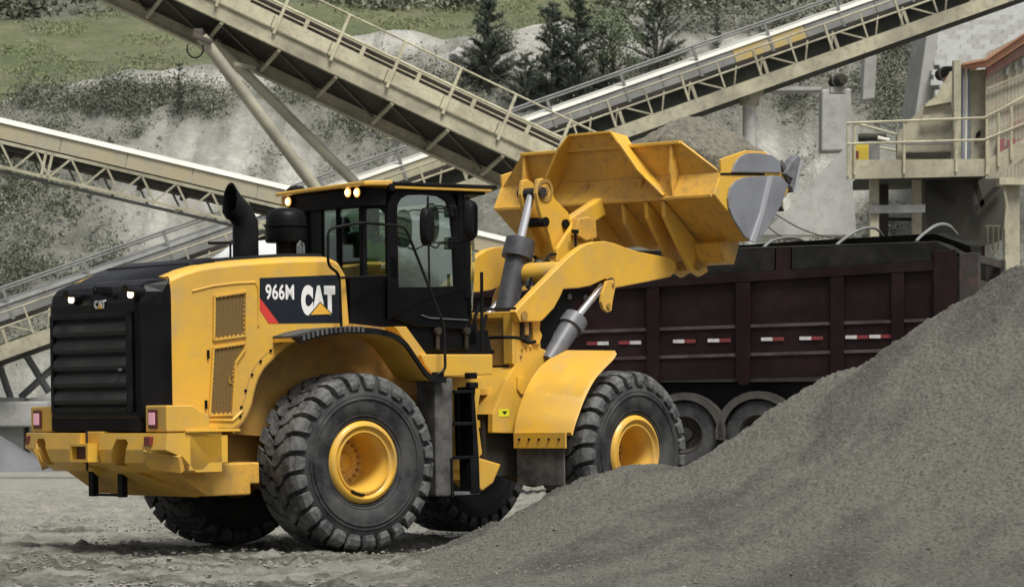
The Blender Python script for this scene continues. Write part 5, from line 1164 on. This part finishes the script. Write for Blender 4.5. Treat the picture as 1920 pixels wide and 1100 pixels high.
# roof: yellow rear visor, black top
zt = 3.47
vis = [(-1.25, .70), (-1.27, .1), (-1.23, -.78), (-.95, -.86), (-.95, .86), (-1.2, .80)]
mb = MB(); lowz = [3.455, 3.465, 3.48, 3.48, 3.47, 3.46]; tz = [3.49, 3.505, 3.525, 3.535, 3.52, 3.50]
n = len(vis); mb.add([(x, y, lowz[i]) for i, (x, y) in enumerate(vis)]+[(x, y, tz[i]) for i, (x, y) in enumerate(vis)], [tuple(range(n-1, -1, -1)), tuple(range(n, 2*n))]+[(i, (i+1) % n, (i+1) % n+n, i+n) for i in range(n)])
ROOFY = YEL
mb.build('roof_visor', ROOFY, ld, bevel=.012)
mb = MB(); mb.pz([(-.948, -.86), (.32, -.86), (.46, -.6), (.46, .6), (.32, .86), (-.948, .86)], 3.485, 3.52); mb.build('roof_panel', BLK, ld, bevel=.01)
mb = MB(); mb.pz([(-.948, -.85), (.26, -.85), (.40, -.6), (.40, .6), (.26, .85), (-.948, .85)], 3.455, 3.484); mb.build('roof_edge', YEL, ld, bevel=.006)
mb = MB(); mb.pz([(-1.17, .62), (-1.17, -.64), (-.97, -.78), (-.97, .78)], 3.29, 3.46); mb.pz([(-.969, -.80), (.22, -.80), (.30, -.5), (.30, .5), (.22, .8), (-.969, .8)], 3.425, 3.454); mb.build('roof_underside', BLKM, ld, bevel=.01)
# work lamps on the roof
for (px, py, x) in ((541, 378, -1.20), (653, 361, -1.20), (670, 361, -1.20)):
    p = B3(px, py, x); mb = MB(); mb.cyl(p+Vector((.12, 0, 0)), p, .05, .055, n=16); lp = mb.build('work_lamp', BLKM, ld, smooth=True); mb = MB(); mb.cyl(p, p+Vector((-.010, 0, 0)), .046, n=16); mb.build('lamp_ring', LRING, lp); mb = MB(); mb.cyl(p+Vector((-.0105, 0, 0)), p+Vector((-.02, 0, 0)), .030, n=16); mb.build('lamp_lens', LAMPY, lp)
p = B3(531, 378, -1.18); mb = MB(); mb.bb(p+Vector((-.0, .03, -.05)), p+Vector((.06, -.03, .05))); mb.build('beacon_side', mat('lamp_amber', (.7, .4, .1), .3), ld)
p = B3(556, 352, -1.05); p.z = 3.49; mb = MB(); mb.lathe([(0, .10), (.04, .10), (.07, .06), (.075, 0)], p, (0, 0, 1), 20); mb.build('roof_dome', BLKM, ld, smooth=True)
p = S3(736, 350, -.86); mb = MB(); mb.bb(p+Vector((-.03, 0, -.03)), p+Vector((.03, .05, .03))); mb.build('roof_bracket', BLKM, ld)
# mirrors
def disc_mirror(name, c, rx, rz, m=BLKM, yaw=0):
    mb = MB(); Mx = Matrix.Rotation(yaw, 3, 'Z'); mk = lambda t, s, y: Vector(c)+Mx @ Vector((rx*s*math.copysign(abs(math.cos(t))**.75, math.cos(t)), y, rz*s*math.copysign(abs(math.sin(t))**.75, math.sin(t))))
    ts = [2*math.pi*i/28 for i in range(28)]; mb.loft([[mk(t, .8, -.04) for t in ts], [mk(t, 1, -.01) for t in ts], [mk(t, 1, .03) for t in ts], [mk(t, .9, .035) for t in ts]]); return mb.build(name, m, ld, smooth=True)
p = S3(801, 425, -.98); disc_mirror('mirror', p, .085, .185, yaw=.3)
p = S3(882, 411, -1.10); disc_mirror('mirror', p, .075, .19, yaw=.5)
rail('mirror_arm', [(846, 398), (832, 392), (812, 390), (800, 400)], [-.82, -.9, -.96, -.98], .008, rd=.03)
rail('mirror_arm', [(848, 452), (826, 455), (818, 466), (804, 458)], [-.82, -.9, -.96, -.98], .008, rd=.03)
rail('mirror_arm', [(848, 396), (872, 384), (888, 378), (894, 386), (894, 440), (886, 449), (850, 456)], [-.82, -.95, -1.1, -1.12, -1.12, -1.1, -.84], .011, rd=.05)
for py in (396, 456): p = S3(848, py, -.81); mb = MB(); mb.bb(p+Vector((-.04, -.03, -.06)), p+Vector((.04, .02, .06))); mb.build('mirror_bracket', BLKM, ld, bevel=.01)
mb = MB(); p = S3(803, 402, -.8); mb.cyl(p, p+Vector((0, 0, -.16)), .0, .0, n=3) if False else mb.tube([S3(795, 536, -.74), S3(790, 520, -.74), S3(800, 527, -.74), S3(812, 540, -.74)], .008, 6); mb.build('wiper', BLKM, ld)
# front frame-side hoses between the halves
HOSE = BLKM
for pts in ([(905, 560), (890, 600), (900, 640), (925, 660)], [(912, 590), (905, 625), (912, 664)], [(898, 634), (915, 633), (948, 632), (975, 634), (990, 642), (1004, 640)], [(885, 640), (870, 650), (880, 664)]):
    mb = MB(); mb.tube(smooth_path([S3(x, y, -.55 if x < 948 else -.80) for x, y in pts], 5), .018, 8); mb.build('hose', HOSE, ld, smooth=True)

# ================================================================== FRONT FRAME
# tower: rear-facing column, near and far side plates
for s in (-1, 1):
    k = dict() 
    P = [F(x, y, -.62) for x, y in ((966, 584), (1012, 604), (1014, 652), (1040, 664), (1060, 700), (1060, 812), (966, 812), (924, 811), (924, 776), (950, 712), (964, 688))]
    mb = MB(); mb.py(P, s*.62, s*.55); FB(mb, 'tower_plate', YEL, bevel=.008)
x0, zt_ = F(966, 584, -.62); 
mb = MB(); mb.bb((x0-.0, -.549, 1.75), (x0+.10, .549, zt_)); FB(mb, 'tower_column', YELD, bevel=.006)  # rear-facing side: its shade is put in with the darker yellow
mb = MB(); mb.bb((x0-.05, -.62, 1.76), (x0+.001, -.50, zt_-.002)); mb.bb((x0-.04, -.50, zt_-.06), (x0, .5, zt_-.002)); FB(mb, 'column_flange', YEL, bevel=.005)
a0 = F(964, 688, -.62); a1 = F(924, 776, -.62)
mb = MB(); mb.loft([[(a0[0], -.549, a0[1]), (a0[0], .549, a0[1]), (a0[0]+.06, .549, a0[1]), (a0[0]+.06, -.549, a0[1])], [(a1[0]-.02, -.549, a1[1]), (a1[0]-.02, .549, a1[1]), (a1[0]+.06, .549, a1[1]), (a1[0]+.06, -.549, a1[1])]]); FB(mb, 'tower_foot', YEL)
mb = MB(); mb.bb((a1[0]-.1, -.45, 1.45), (a1[0]+.3, .45, 1.52)); mb.bb((a1[0]-.1, -.45, 1.12), (a1[0]+.3, .45, 1.20)); FB(mb, 'hitch_plates', YEL, bevel=.008)
mb = MB(); mb.cyl((.0, 0, .8), (.0, 0, 1.7), .09, n=16); mb.build('hitch_pin', GREY, ld, smooth=True)
mb = MB(); mb.bb((a1[0], -.5, .62), (2.1, .5, 1.3)); FB(mb, 'front_frame', DARK, bevel=.02)
mb = MB(); mb.bb((x0+.1, -.55, 1.3), (x0+.8, .55, 1.6)); FB(mb, 'frame_web', BLKM)
# valve bank bits, bolts, labels on the near plate
for (x, y) in ((984, 592), (993, 592), (1003, 598), (1008, 600), (1000, 605), (1005, 614), (1006, 623), (1008, 640), (978, 655), (976, 668), (977, 710), (979, 729), (986, 652), (994, 652), (1019, 570)):
    p = F3(x, y, -.62); mb = MB(); mb.cyl(p, p+Vector((0, -.016, 0)), .013, n=8); FB(mb, 'bolt', YELD)
FP('hose_guard', YEL, [(998, 592), (1010, 592), (1014, 600), (1012, 618), (1017, 628), (1012, 645), (1001, 645)], -.65, -.621, bevel=.005)
FP('valve_block', DARK, [(980, 592), (996, 594), (996, 640), (984, 642), (980, 630)], -.66, -.621, bevel=.006)
FP('valve_cover', YELD, [(985, 600), (992, 600), (992, 628), (985, 628)], -.68, -.661, bevel=.004)
FP('guard_tab', YEL, [(971, 706), (984, 706), (985, 738), (978, 740), (971, 730)], -.64, -.621, bevel=.006)
LBL = mat('label_yellow_green', (.72, .72, .03), .5)
FP('safety_label', LBL, [(935, 767), (955, 766), (955, 780), (935, 781)], -.624, -.6205)
FP('safety_mark', BLKM, [(941, 771), (951, 770), (947, 777)], -.6255, -.6245)
# front fender (near + far)
fo = [(964, 813), (968, 780), (976, 748), (988, 720), (1003, 698), (1020, 680), (1036, 668), (1056, 660)]
fi = [F(x, y, -.70) for x, y in fo]; tipz = F(1150, 658, -1.40)
for s in (-1, 1):
    mb = MB(); inn = smooth_path([(a, 0, b_) for a, b_ in [F(x, y, -.70) for x, y in ((1062, 656), (1050, 660), (1036, 668), (1016, 684), (1000, 704), (986, 730), (976, 756), (968, 784), (964, 812))]], 4)
    out = smooth_path([(a, 0, b_) for a, b_ in [F(x, y, -1.38) for x, y in ((1153, 657), (1146, 668), (1132, 682), (1114, 702), (1101, 724), (1090, 748), (1082, 770), (1075, 790), (1070, 810))]], 4)
    rings = [[(a.x, s*.70, a.z), (b_.x, s*1.38, b_.z), (b_.x+.004, s*1.40, b_.z-.035), (b_.x+.01, s*1.37, b_.z-.03), (a.x+.02, s*.70, a.z-.03)] for a, b_ in zip(inn[::-1], out[::-1])]
    mb.loft(rings); FB(mb, 'front_fender', YEL, smooth=True)
    x, _, z = rings[0][0]; mb = MB(); mb.bb((x-.012, s*.70, z-.15), (x+.01, s*1.38, z+.01)); FB(mb, 'fender_skirt', YEL, bevel=.004)
    for k in range(5): yy = s*(.78+k*.13); mb = MB(); mb.cyl((x-.012, yy, z-.06), (x-.026, yy, z-.06), .012, n=8); FB(mb, 'bolt', BLKM)
    mb = MB(); mb.bb((x+.011, s*.72, z-.52), (x+.03, s*1.34, z-.10)); FB(mb, 'mudflap', DUSTB, bevel=.006)
# ---------------------------------------------------------------- lift arms
armN = [(966, 584), (1000, 548), (1035, 513), (1062, 486), (1080, 470), (1098, 458), (1116, 453), (1135, 452), (1153, 456), (1171, 463), (1198, 472), (1225, 477), (1257, 483), (1266, 490), (1269, 500), (1266, 511), (1257, 519), (1216, 528), (1170, 537), (1148, 541), (1146, 527), (1135, 523), (1122, 529), (1107, 536), (1085, 540), (1057, 542), (1051, 556), (1039, 578), (1018, 600), (1012, 603), (975, 603)]
pa = [F(x, y, -.72) for x, y in armN]
for s in (-1, 1):
    mb = MB(); mb.py(pa, s*.72, s*.63); FB(mb, 'lift_arm', YEL, bevel=.012, seg=3)
mb = MB(); px_, pz_ = F(1075, 505, -.72); mb.cyl((px_, -.63, pz_-.03), (px_, -.02, pz_-.03), .12, n=24); FB(mb, 'arm_cross_tube', YEL, smooth=True)
mb = MB(); px_, pz_ = F(982, 592, -.72); mb.cyl((px_, -.735, pz_), (px_, .735, pz_), .05, n=16); FB(mb, 'arm_pivot', YELD)
# lift cylinders
e0 = F3(1131, 535, -.5); e1 = F3(1082, 594, -.5); e2 = F3(1040, 655, -.5)
for s in (-1, 1):
    A_ = Vector((F(1133, 531, -.64)[0], s*.64, F(1133, 531, -.64)[1])); Bm = Vector((F(1079, 597, -.64)[0], s*.64, F(1079, 597, -.64)[1])); Cc = Vector((F(1038, 662, -.64)[0], s*.64, F(1038, 662, -.64)[1]))
    mb = MB(); mb.cyl(A_, Bm, .036, n=18); rd_ = FB(mb, 'lift_rod', CHR, smooth=True)
    d = (Cc-Bm).normalized(); mb = MB(); mb.lathe([(-.02, .05), (-.0, .135), (.14, .14), (.15, .112)], Bm, d, 28, cap=True); FB(mb, 'cylinder_collar', GREY, smooth=True)
    mb = MB(); mb.cyl(Bm+d*.14, Cc+d*.12, .112, .085, n=28); FB(mb, 'lift_cylinder', GREY, smooth=True)
    mb = MB(); mb.cyl(A_+Vector((0, -.10, 0)), A_+Vector((0, .10, 0)), .055, n=18); FB(mb, 'rod_eye', DARK)
    # eye bracket welded under the arm
    q = [F(x, y, -.76) for x, y in ((1138, 527), (1150, 524), (1156, 532), (1153, 545), (1149, 565), (1147, 582), (1140, 586), (1132, 580), (1128, 566), (1130, 550))]
    mb = MB(); mb.py(q, s*.76, s*.722); FB(mb, 'eye_bracket', YEL, bevel=.006)
    p_ = F(1140, 573, -.76); mb = MB(); mb.cyl((p_[0], s*.775, p_[1]), (p_[0], s*.70, p_[1]), .03, n=14); FB(mb, 'bracket_pin', YELD)
    p_ = F(1149, 533, -.76); mb = MB(); mb.cyl((p_[0], s*.775, p_[1]), (p_[0], s*.70, p_[1]), .02, n=14); FB(mb, 'bracket_bolt', YELD)
# dark inner plates / hoses visible under the near arm
FP('inner_plate', BLKM, [(1055, 543), (1108, 541), (1090, 556), (1074, 562), (1066, 585), (1040, 618), (1028, 652), (1008, 652), (1016, 604), (1040, 580)], -.58, -.54)
for px, py in ((1066, 556), (1096, 558)): p = F3(px, py, -.59); mb = MB(); mb.cyl(p, p+Vector((0, -.02, 0)), .03, n=12); FB(mb, 'plate_boss', GREY)
# ---------------------------------------------------------------- tilt linkage
yT = .0
rod_t = F3(997, 362, yT); rod_b = F3(976, 452, yT); cyl_b = F3(948, 585, yT)
mb = MB(); mb.cyl(rod_t, rod_b, .045, n=20); FB(mb, 'tilt_rod', CHR, smooth=True)
d = (cyl_b-rod_b).normalized()
mb = MB(); mb.lathe([(-.03, .06), (-.01, .155), (.16, .165), (.19, .165), (.20, .13)], rod_b, d, 32, cap=True); FB(mb, 'cylinder_collar', DGREY, smooth=True)
mb = MB(); mb.cyl(rod_b+d*.18, cyl_b, .118, n=32); FB(mb, 'tilt_cylinder', DGREY, smooth=True)
mb = MB(); mb.cyl(rod_t+Vector((0, -.16, .0)), rod_t+Vector((0, .16, .0)), .055, n=18); FB(mb, 'tilt_pin', DARK)
# bellcrank: two cheek plates
lev = [(1009, 336), (1018, 334), (1028, 340), (1036, 356), (1040, 372), (1066, 398), (1072, 420), (1062, 442), (1060, 470), (1040, 478), (1030, 440), (1016, 408), (1010, 385), (1006, 362)]
for s in (-1, 1):
    q = [F(x, y, -.13) for x, y in lev]; mb = MB(); mb.py(q, s*.13, s*.08); FB(mb, 'bellcrank', YEL, bevel=.01)
p_ = F(1022, 357, -.13); mb = MB(); mb.lathe([(0, .12), (.012, .12), (.012, .085), (0, .085)], (p_[0], -.13, p_[1]), (0, -1, 0), 24); mb.cyl((p_[0], -.15, p_[1]), (p_[0], -.10, p_[1]), .045, n=16); FB(mb, 'lever_boss', YELD)
for px, py in ((1022, 416), (1060, 420)): 
    p_ = F(px, py, -.14); mb = MB(); mb.cyl((p_[0], -.16, p_[1]), (p_[0], .16, p_[1]), .05, n=16); FB(mb, 'link_pin', BLKM)
# lever support boxes between the arms
FP('lever_support', YEL, [(1045, 466), (1080, 412), (1098, 408), (1112, 412), (1118, 440), (1108, 460), (1070, 500), (1044, 490)], -.22, -.17, bevel=.012)
FP('lever_support', YEL, [(1008, 474), (1030, 436), (1040, 444), (1030, 480), (1016, 500)], .17, .22, yp=.17, bevel=.012)
mb = MB(); c_ = F(1062, 470, -.17); mb.cyl((c_[0], -.17, c_[1]), (c_[0], .2, c_[1]), .09, n=20); FB(mb, 'support_tube', YEL, smooth=True)
FP('support_cap', YELW, [(1085, 410), (1105, 406), (1118, 414), (1120, 446), (1100, 452), (1080, 440)], -.30, -.223, bevel=.012)
mb = MB(); p_ = F3(1079, 434, -.31); mb.bb(p_+Vector((-.04, -.012, -.02)), p_+Vector((.04, .02, .02))); mb.bb(p_+Vector((-.008, -.01, -.16)), p_+Vector((.008, .01, 0))); FB(mb, 'cap_slot', BLKM)
# drag link to the bucket
mb = MB(); l0 = F(1060, 430, 0); mb.beam((l0[0], 0, l0[1]), (2.85, 0, 3.45), .12, .2); FB(mb, 'drag_link', YEL, bevel=.02)
for pts, y in (([(1000, 500), (1005, 488), (1020, 492), (1030, 478), (1045, 476)], -.2), ([(988, 540), (992, 520), (1004, 512), (1000, 492)], -.15), ([(975, 575), (985, 560), (992, 540), (996, 520)], -.3), ([(1000, 480), (1010, 490), (1030, 488)], .2)):
    mb = MB(); mb.tube(smooth_path([F3(a, b_, y) for a, b_ in pts], 5), .014, 8); FB(mb, 'hydraulic_line', BLKM, smooth=True)
for px, py in ((1003, 508), (1010, 494), (994, 530)): p_ = F3(px, py, -.22); mb = MB(); mb.bb(p_-Vector((.04, .03, .035)), p_+Vector((.04, .03, .035))); FB(mb, 'hose_fitting', GREY, bevel=.008)
# ---------------------------------------------------------------- bucket
SG = (2.88, 4.07); SM = (2.99, 3.74); BB = (2.86, 3.50); HL = (3.50, 3.03); ED = (4.19, 3.65)
BW = 1.50
bk = bpy.data.objects.new('bucket', None); COL.objects.link(bk); bk.parent = ld; bk.matrix_local = ART
def bp(name, m, mb, **k): return mb.build(name, m, bk, **k)
def sheet(a, b_, y0, y1, y0b=None, y1b=None, th=.03):
    y0b = y0 if y0b is None else y0b; y1b = y1 if y1b is None else y1b
    n_ = Vector((b_[1]-a[1], 0, -(b_[0]-a[0]))).normalized()*th
    P_ = [Vector((a[0], y0, a[1])), Vector((a[0], y1, a[1])), Vector((b_[0], y1b, b_[1])), Vector((b_[0], y0b, b_[1]))]
    mb = MB(); mb.loft([P_, [p+n_ for p in P_]]); return mb
bp('spill_guard', YELW, sheet(SG, SM, -1.08, 1.12, -BW, BW, -.03), bevel=.004)
bp('spill_guard_lip', YEL, MB().bb((SG[0]-.035, -1.08, SG[1]-.02), (SG[0]+.04, 1.12, SG[1]+.018)), bevel=.008)
bp('back_sheet', YELW, sheet(SM, BB, -BW, BW, th=-.03), bevel=.004)
bp('back_ledge', YELW, MB().bb((BB[0]-.02, -BW, BB[1]-.03), (BB[0]+.05, BW, BB[1]+.012)), bevel=.01)
bp('heel_sheet', YELW, sheet(BB, HL, -BW, BW, th=-.03), bevel=.004)
bp('floor_sheet', WEAR, sheet(HL, ED, -BW, BW, th=-.035), bevel=.004)
bp('cutting_edge', WEAR, MB().py([(ED[0]-.10, ED[1]-.10), (ED[0]+.06, ED[1]+.06), (ED[0]+.08, ED[1]+.03), (ED[0]-.06, ED[1]-.13)], -BW-.02, BW+.02))
sp = [(2.975, 3.87), SM, BB, HL, (3.62, 3.03), (4.20, 3.62), (4.16, 3.80), (4.06, 3.89), (3.75, 3.985), (3.42, 3.985)]
for s in (-1, 1): bp('end_plate', YEL, MB().py(sp, s*(BW+.03), s*(BW)), bevel=.008)
# grey wear plates on the near end
def np_(pts, m, t0, t1, nm, **k): q = [F(x, y, -BW-.03) for x, y in pts]; return bp(nm, m, MB().py(q, -BW-.03-t1, -BW-.03-t0), **k)
np_([(1370, 323), (1375, 307), (1384, 295), (1396, 288), (1420, 287), (1444, 291), (1460, 303), (1462, 324)], WEAR, .001, .025, 'wear_plate', bevel=.006)
np_([(1362, 372), (1366, 352), (1378, 338), (1396, 332), (1434, 330), (1441, 334), (1425, 400), (1405, 452), (1392, 442), (1372, 410), (1364, 390)], WEAR, .001, .025, 'wear_plate', bevel=.006)
np_([(1444, 330), (1462, 330), (1476, 346), (1462, 385), (1436, 430), (1418, 454), (1414, 454), (1426, 400)], WEAR, .001, .02, 'wear_plate', bevel=.006)
np_([(1436, 331), (1444, 330), (1426, 405), (1410, 456), (1402, 452), (1420, 400)], mat('pale_steel', (.42, .43, .46), .4, metal=.3), .02, .045, 'wear_strip', bevel=.004)
np_([(1348, 324), (1432, 325), (1434, 329), (1352, 328)], BLKM, .001, .006, 'seam')
np_([(1463, 300), (1470, 312), (1478, 330), (1480, 344), (1474, 342), (1466, 322), (1460, 308)], DUSTB, .001, .03, 'side_cutter', bevel=.004)
np_([(1478, 304), (1490, 291), (1497, 300), (1487, 345), (1481, 362), (1477, 350), (1480, 336), (1464, 326)], mat('corner_tooth_grey', (.16, .165, .18), .6, col2=(.08, .08, .08), nscale=8, nmix=.9), -.06, .05, 'corner_tooth', bevel=.01)
np_([(1493, 300), (1497, 300), (1484, 358), (1480, 360)], mat('pale_steel', (.42, .43, .46), .4), .052, .06, 'tooth_edge')
# vertical ribs on the spill guard
for y in (1.06, -.98):
    bp('stiffener_rib', YELW, MB().py([(SG[0]-.02, SG[1]-.02), (SM[0]-.16, SM[1]+.02), (BB[0]+.0, BB[1]+.02), (SM[0]-.02, SM[1]), (SG[0]+.02, SG[1])], y, y+.03), bevel=.004)
# guard hump: two splayed gussets and the plate between them
def gusset(sy, y_t, y_b):
    O = [(2.72, y_t, 4.23), (2.70, y_t+sy*.12, 4.10), (2.74, y_t+sy*.34, 3.80), (2.82, y_b, 3.53)]
    I = [(2.95, y_t+sy*.02, 4.20), (2.93, y_t+sy*.14, 4.05), (2.97, y_t+sy*.34, 3.78), (2.93, y_b-sy*.02, 3.56)]
    rings = [[a, (a[0], a[1]+sy*.045, a[2]-.01), (b[0], b[1]+sy*.045, b[2]-.01), b] for a, b in zip(O, I)]
    bp('hump_gusset', YEL, MB().loft(rings), bevel=.006)
gusset(-1, -.24, -.84); gusset(1, .30, .76)
bp('hump_plate', YEL, MB().loft([[(2.72, .31, 4.235), (2.72, -.25, 4.235), (2.98, -.25, 4.20), (2.98, .31, 4.20)], [(2.72, .31, 4.21), (2.72, -.25, 4.21), (2.98, -.25, 4.175), (2.98, .31, 4.175)]]), bevel=.004)
bp('hump_back', YELW, MB().loft([[(2.78, .34, 4.21), (2.78, -.27, 4.21), (2.86, -.42, 4.05), (2.86, .48, 4.05)], [(2.82, .34, 4.21), (2.82, -.27, 4.21), (2.90, -.42, 4.05), (2.90, .48, 4.05)]]), bevel=.004)
# lifting eyes
for (px, py) in ((1075, 358), (1186, 345), (1238, 350)):
    p_ = F(px, py, -.1); y_ = {1075: .30, 1186: -.46, 1238: -.9}[px]; x_ = BB[0]+.08; z_ = BB[1]+.16
    bp('lifting_eye', YELW, MB().lathe([(-.05, .045), (0, .052), (0, .028), (-.05, .028)], (x_-.02, y_, z_), (-1, 0, -.0), 16)); bp('eye_pad', YELW, MB().bb((x_-.01, y_-.06, z_-.06), (x_+.03, y_+.06, z_+.06)), bevel=.01)
# hinge lugs under the bucket
lug_o = [BB, (BB[0]-.02, BB[1]-.22), (3.02, 3.02), (3.20, 2.72), (3.36, 2.66), (3.50, 2.76), HL]
for y in (-.83, -.60, .60, .83): bp('hinge_lug', YEL, MB().py([(BB[0]+.02, BB[1]-.03), (BB[0]+.03, BB[1]-.2), (3.08, 3.05), (3.32, 2.74), (3.48, 2.68), (3.62, 2.74), (HL[0]+.02, HL[1]-.03)], y-.025, y+.025), bevel=.008)
for y in (-.28, .16): bp('hinge_lug', YEL, MB().py([(BB[0]+.02, BB[1]-.03), (BB[0]+.05, BB[1]-.25), (3.15, 3.02), (3.40, 2.98), (HL[0], HL[1]-.03)], y-.022, y+.022), bevel=.008)
p_ = F(1262, 500, -.72); bp('hinge_pin', YELD, MB().cyl((3.42, -.9, 2.80), (3.42, -.55, 2.80), .05, n=14)); bp('hinge_pin', YELD, MB().cyl((3.42, .9, 2.80), (3.42, .55, 2.80), .05, n=14))
bp('heel_skid', YELW, MB().py([(3.36, 3.02), (3.44, 2.82), (3.60, 2.80), (3.70, 3.02), (3.58, 3.10)], -1.22, -.86), bevel=.008)
bp('heel_skid', YELW, MB().py([(3.36, 3.02), (3.44, 2.82), (3.60, 2.80), (3.70, 3.02), (3.58, 3.10)], .86, 1.22), bevel=.008)
# dirt stains on the back sheet are in the paint material; small cast mark
np2 = [(1320, 408), (1346, 408), (1338, 416), (1345, 428), (1338, 428), (1329, 417), (1322, 417)]
# ---------------------------------------------------------------- load
X, Y = np.meshgrid(np.linspace(3.04, 4.13, 110), np.linspace(-1.50, 1.50, 190))
lz = 3.90+.66*np.exp(-((np.sqrt(((X-3.62)/.80)**2+((Y+.78)/.95)**2))**1.9))*1.0
lz = 3.80+np.maximum(0, .74-np.sqrt(((X-3.66)*.62)**2+((Y+.62)*.60)**2+.012)*1.05)
lz = np.maximum(lz, 3.80+.34*np.exp(-(((Y-.4)/.6)**2+((X-3.6)/.55)**2)))
lz += .05*fbm(X*4, Y*4, 4, 3)+.03*fbm(X*14, Y*14, 4, 9)
edge = np.minimum(np.minimum(np.minimum((X-3.04)/.05, (4.13-X)/.04), (1.50-np.abs(Y))/.1), 1); lz = np.where(edge < 1, 3.55+(lz-3.55)*np.clip(edge, 0, 1)**.6, lz)
fall = np.clip((X-3.9)/.23, 0, 1); lz -= fall**1.3*.18
Pw = np.stack([X, Y, lz], -1).reshape(-1, 3) @ np.array(FM.to_3x3()).T+np.array(FM.translation)
Pw = Pw.reshape(*X.shape, 3)
o = grid_mesh('gravel_load', Pw[..., 0], Pw[..., 1], Pw[..., 2], mat('load_gravel', (.26, .245, .19), .95, col2=(.11, .105, .085), nscale=16, nmix=.75, lo=.46, hi=.6, bump=1, bscale=40, bdist=.05, col3=(.40, .385, .31), n3=45), kind=None)
tag(o, 'heaped grey gravel piled inside the raised yellow bucket', 'gravel load')
# ================================================================== DRIVER
SKIN = mat('skin', (.36, .20, .14), .5); HIVIS = mat('hi_vis_vest', (.72, .92, .10), .7); HAIR = mat('dark_cap', (.03, .03, .035), .7); TRS = mat('dark_trousers', (.03, .035, .045), .8)
PM = LM @ Matrix.Translation((-.70, -.05, 2.47))
def skin_chain(name, pts, edges, rad, m, sub=2):
    me = bpy.data.meshes.new(name); me.from_pydata([Vector(p) for p in pts], edges, []); me.update()
    o = link(name, me, m); sk = o.modifiers.new('skin', 'SKIN'); sk.use_smooth_shade = True
    for i, r in enumerate(rad): v = me.skin_vertices[0].data[i]; v.radius = (r, r) if not isinstance(r, tuple) else r; v.use_root = (i == 0)
    s = o.modifiers.new('sub', 'SUBSURF'); s.levels = s.render_levels = sub
    bpy.context.view_layer.update(); nm = bpy.data.meshes.new_from_object(o.evaluated_get(bpy.context.evaluated_depsgraph_get())); bpy.data.objects.remove(o)
    nm.materials.clear(); nm.materials.append(m); return nm
pts = [(0, 0, .10), (-.02, 0, .30), (-.03, 0, .48), (-.02, 0, .58), (0, 0, .65), (.02, 0, .74), (.02, 0, .84),
       (-.03, -.19, .52), (.08, -.27, .28), (.33, -.17, .22), (.42, -.15, .25), (-.03, .19, .52), (.08, .27, .28), (.33, .17, .22), (.42, .15, .25),
       (.02, -.10, .08), (.42, -.13, .12), (.46, -.13, -.28), (.58, -.13, -.34), (.02, .10, .08), (.42, .13, .12), (.46, .13, -.28), (.58, .13, -.34)]
ed = [(0, 1), (1, 2), (2, 3), (3, 4), (4, 5), (5, 6), (2, 7), (7, 8), (8, 9), (9, 10), (2, 11), (11, 12), (12, 13), (13, 14), (0, 15), (15, 16), (16, 17), (17, 18), (0, 19), (19, 20), (20, 21), (21, 22)]
rad = [.15, .145, .15, .07, .055, .085, .075, .075, .05, .036, .03, .075, .05, .036, .03, .09, .07, .05, .04, .09, .07, .05, .04]
me = skin_chain('person', pts, ed, rad, SKIN)
person = empty('person', PM, 'seated driver in a yellow-green hi-vis vest behind the tinted cab glass', 'person')
body = link('body', me, SKIN, person)
vest = skin_chain('vest', pts[:4]+[pts[7], pts[11]], [(0, 1), (1, 2), (2, 3), (2, 4), (2, 5)], [.165, .162, .165, .08, .095, .095], HIVIS); link('vest', vest, HIVIS, person)
tr_ = skin_chain('trousers', [pts[0], pts[15], pts[16], pts[17], pts[19], pts[20], pts[21]], [(0, 1), (1, 2), (2, 3), (0, 4), (4, 5), (5, 6)], [.155, .1, .08, .06, .1, .08, .06], TRS); link('trousers', tr_, TRS, person)
for s in (-1, 1):
    sl_ = skin_chain('sleeve', [(-.03, s*.19, .52), (.08, s*.27, .28), (.26, s*.20, .235)], [(0, 1), (1, 2)], [.085, .06, .045], HIVIS); link('sleeve', sl_, HIVIS, person)
    for k in range(5):   # fingers closed round the wheel rim
        a = (k-1.5)*.022; base = Vector((.43, s*.15+a, .255)) if k < 4 else Vector((.40, s*.125, .25))
        f = [base, base+Vector((.05, 0, .012)), base+Vector((.068, 0, -.015)), base+Vector((.05, 0, -.032))] if k < 4 else [base, base+Vector((.03, -s*.02, -.015)), base+Vector((.055, -s*.02, -.03))]
        mb = MB(); mb.tube(smooth_path(f, 3), .009, 6); mb.build('finger', SKIN, person, smooth=True)
mb = MB(); mb.lathe([(-.0, .098), (.04, .095), (.08, .07), (.10, .0)], (.015, 0, .83), (0, 0, 1), 20); mb.bb((.09, -.06, .83), (.17, .06, .842)); mb.build('cap', HAIR, person, smooth=True)
mb = MB(); mb.cyl((.095, 0, .765), (.118, 0, .745), .012, .017, n=8); mb.build('nose', SKIN, person)
for s in (-1, 1):
    mb = MB(); mb.lathe([(-.008, 0), (0, .012), (.008, 0)], (.088, s*.032, .785), (1, 0, 0), 10); mb.build('eye', HAIR, person)
    mb = MB(); mb.lathe([(-.01, .0), (0, .028), (.01, .0)], (.01, s*.088, .775), (0, 1, 0), 12); mb.build('ear', SKIN, person)
mb = MB(); mb.bb((.09, -.025, .715), (.098, .025, .722)); mb.build('mouth', mat('lips', (.25, .09, .08), .5), person)
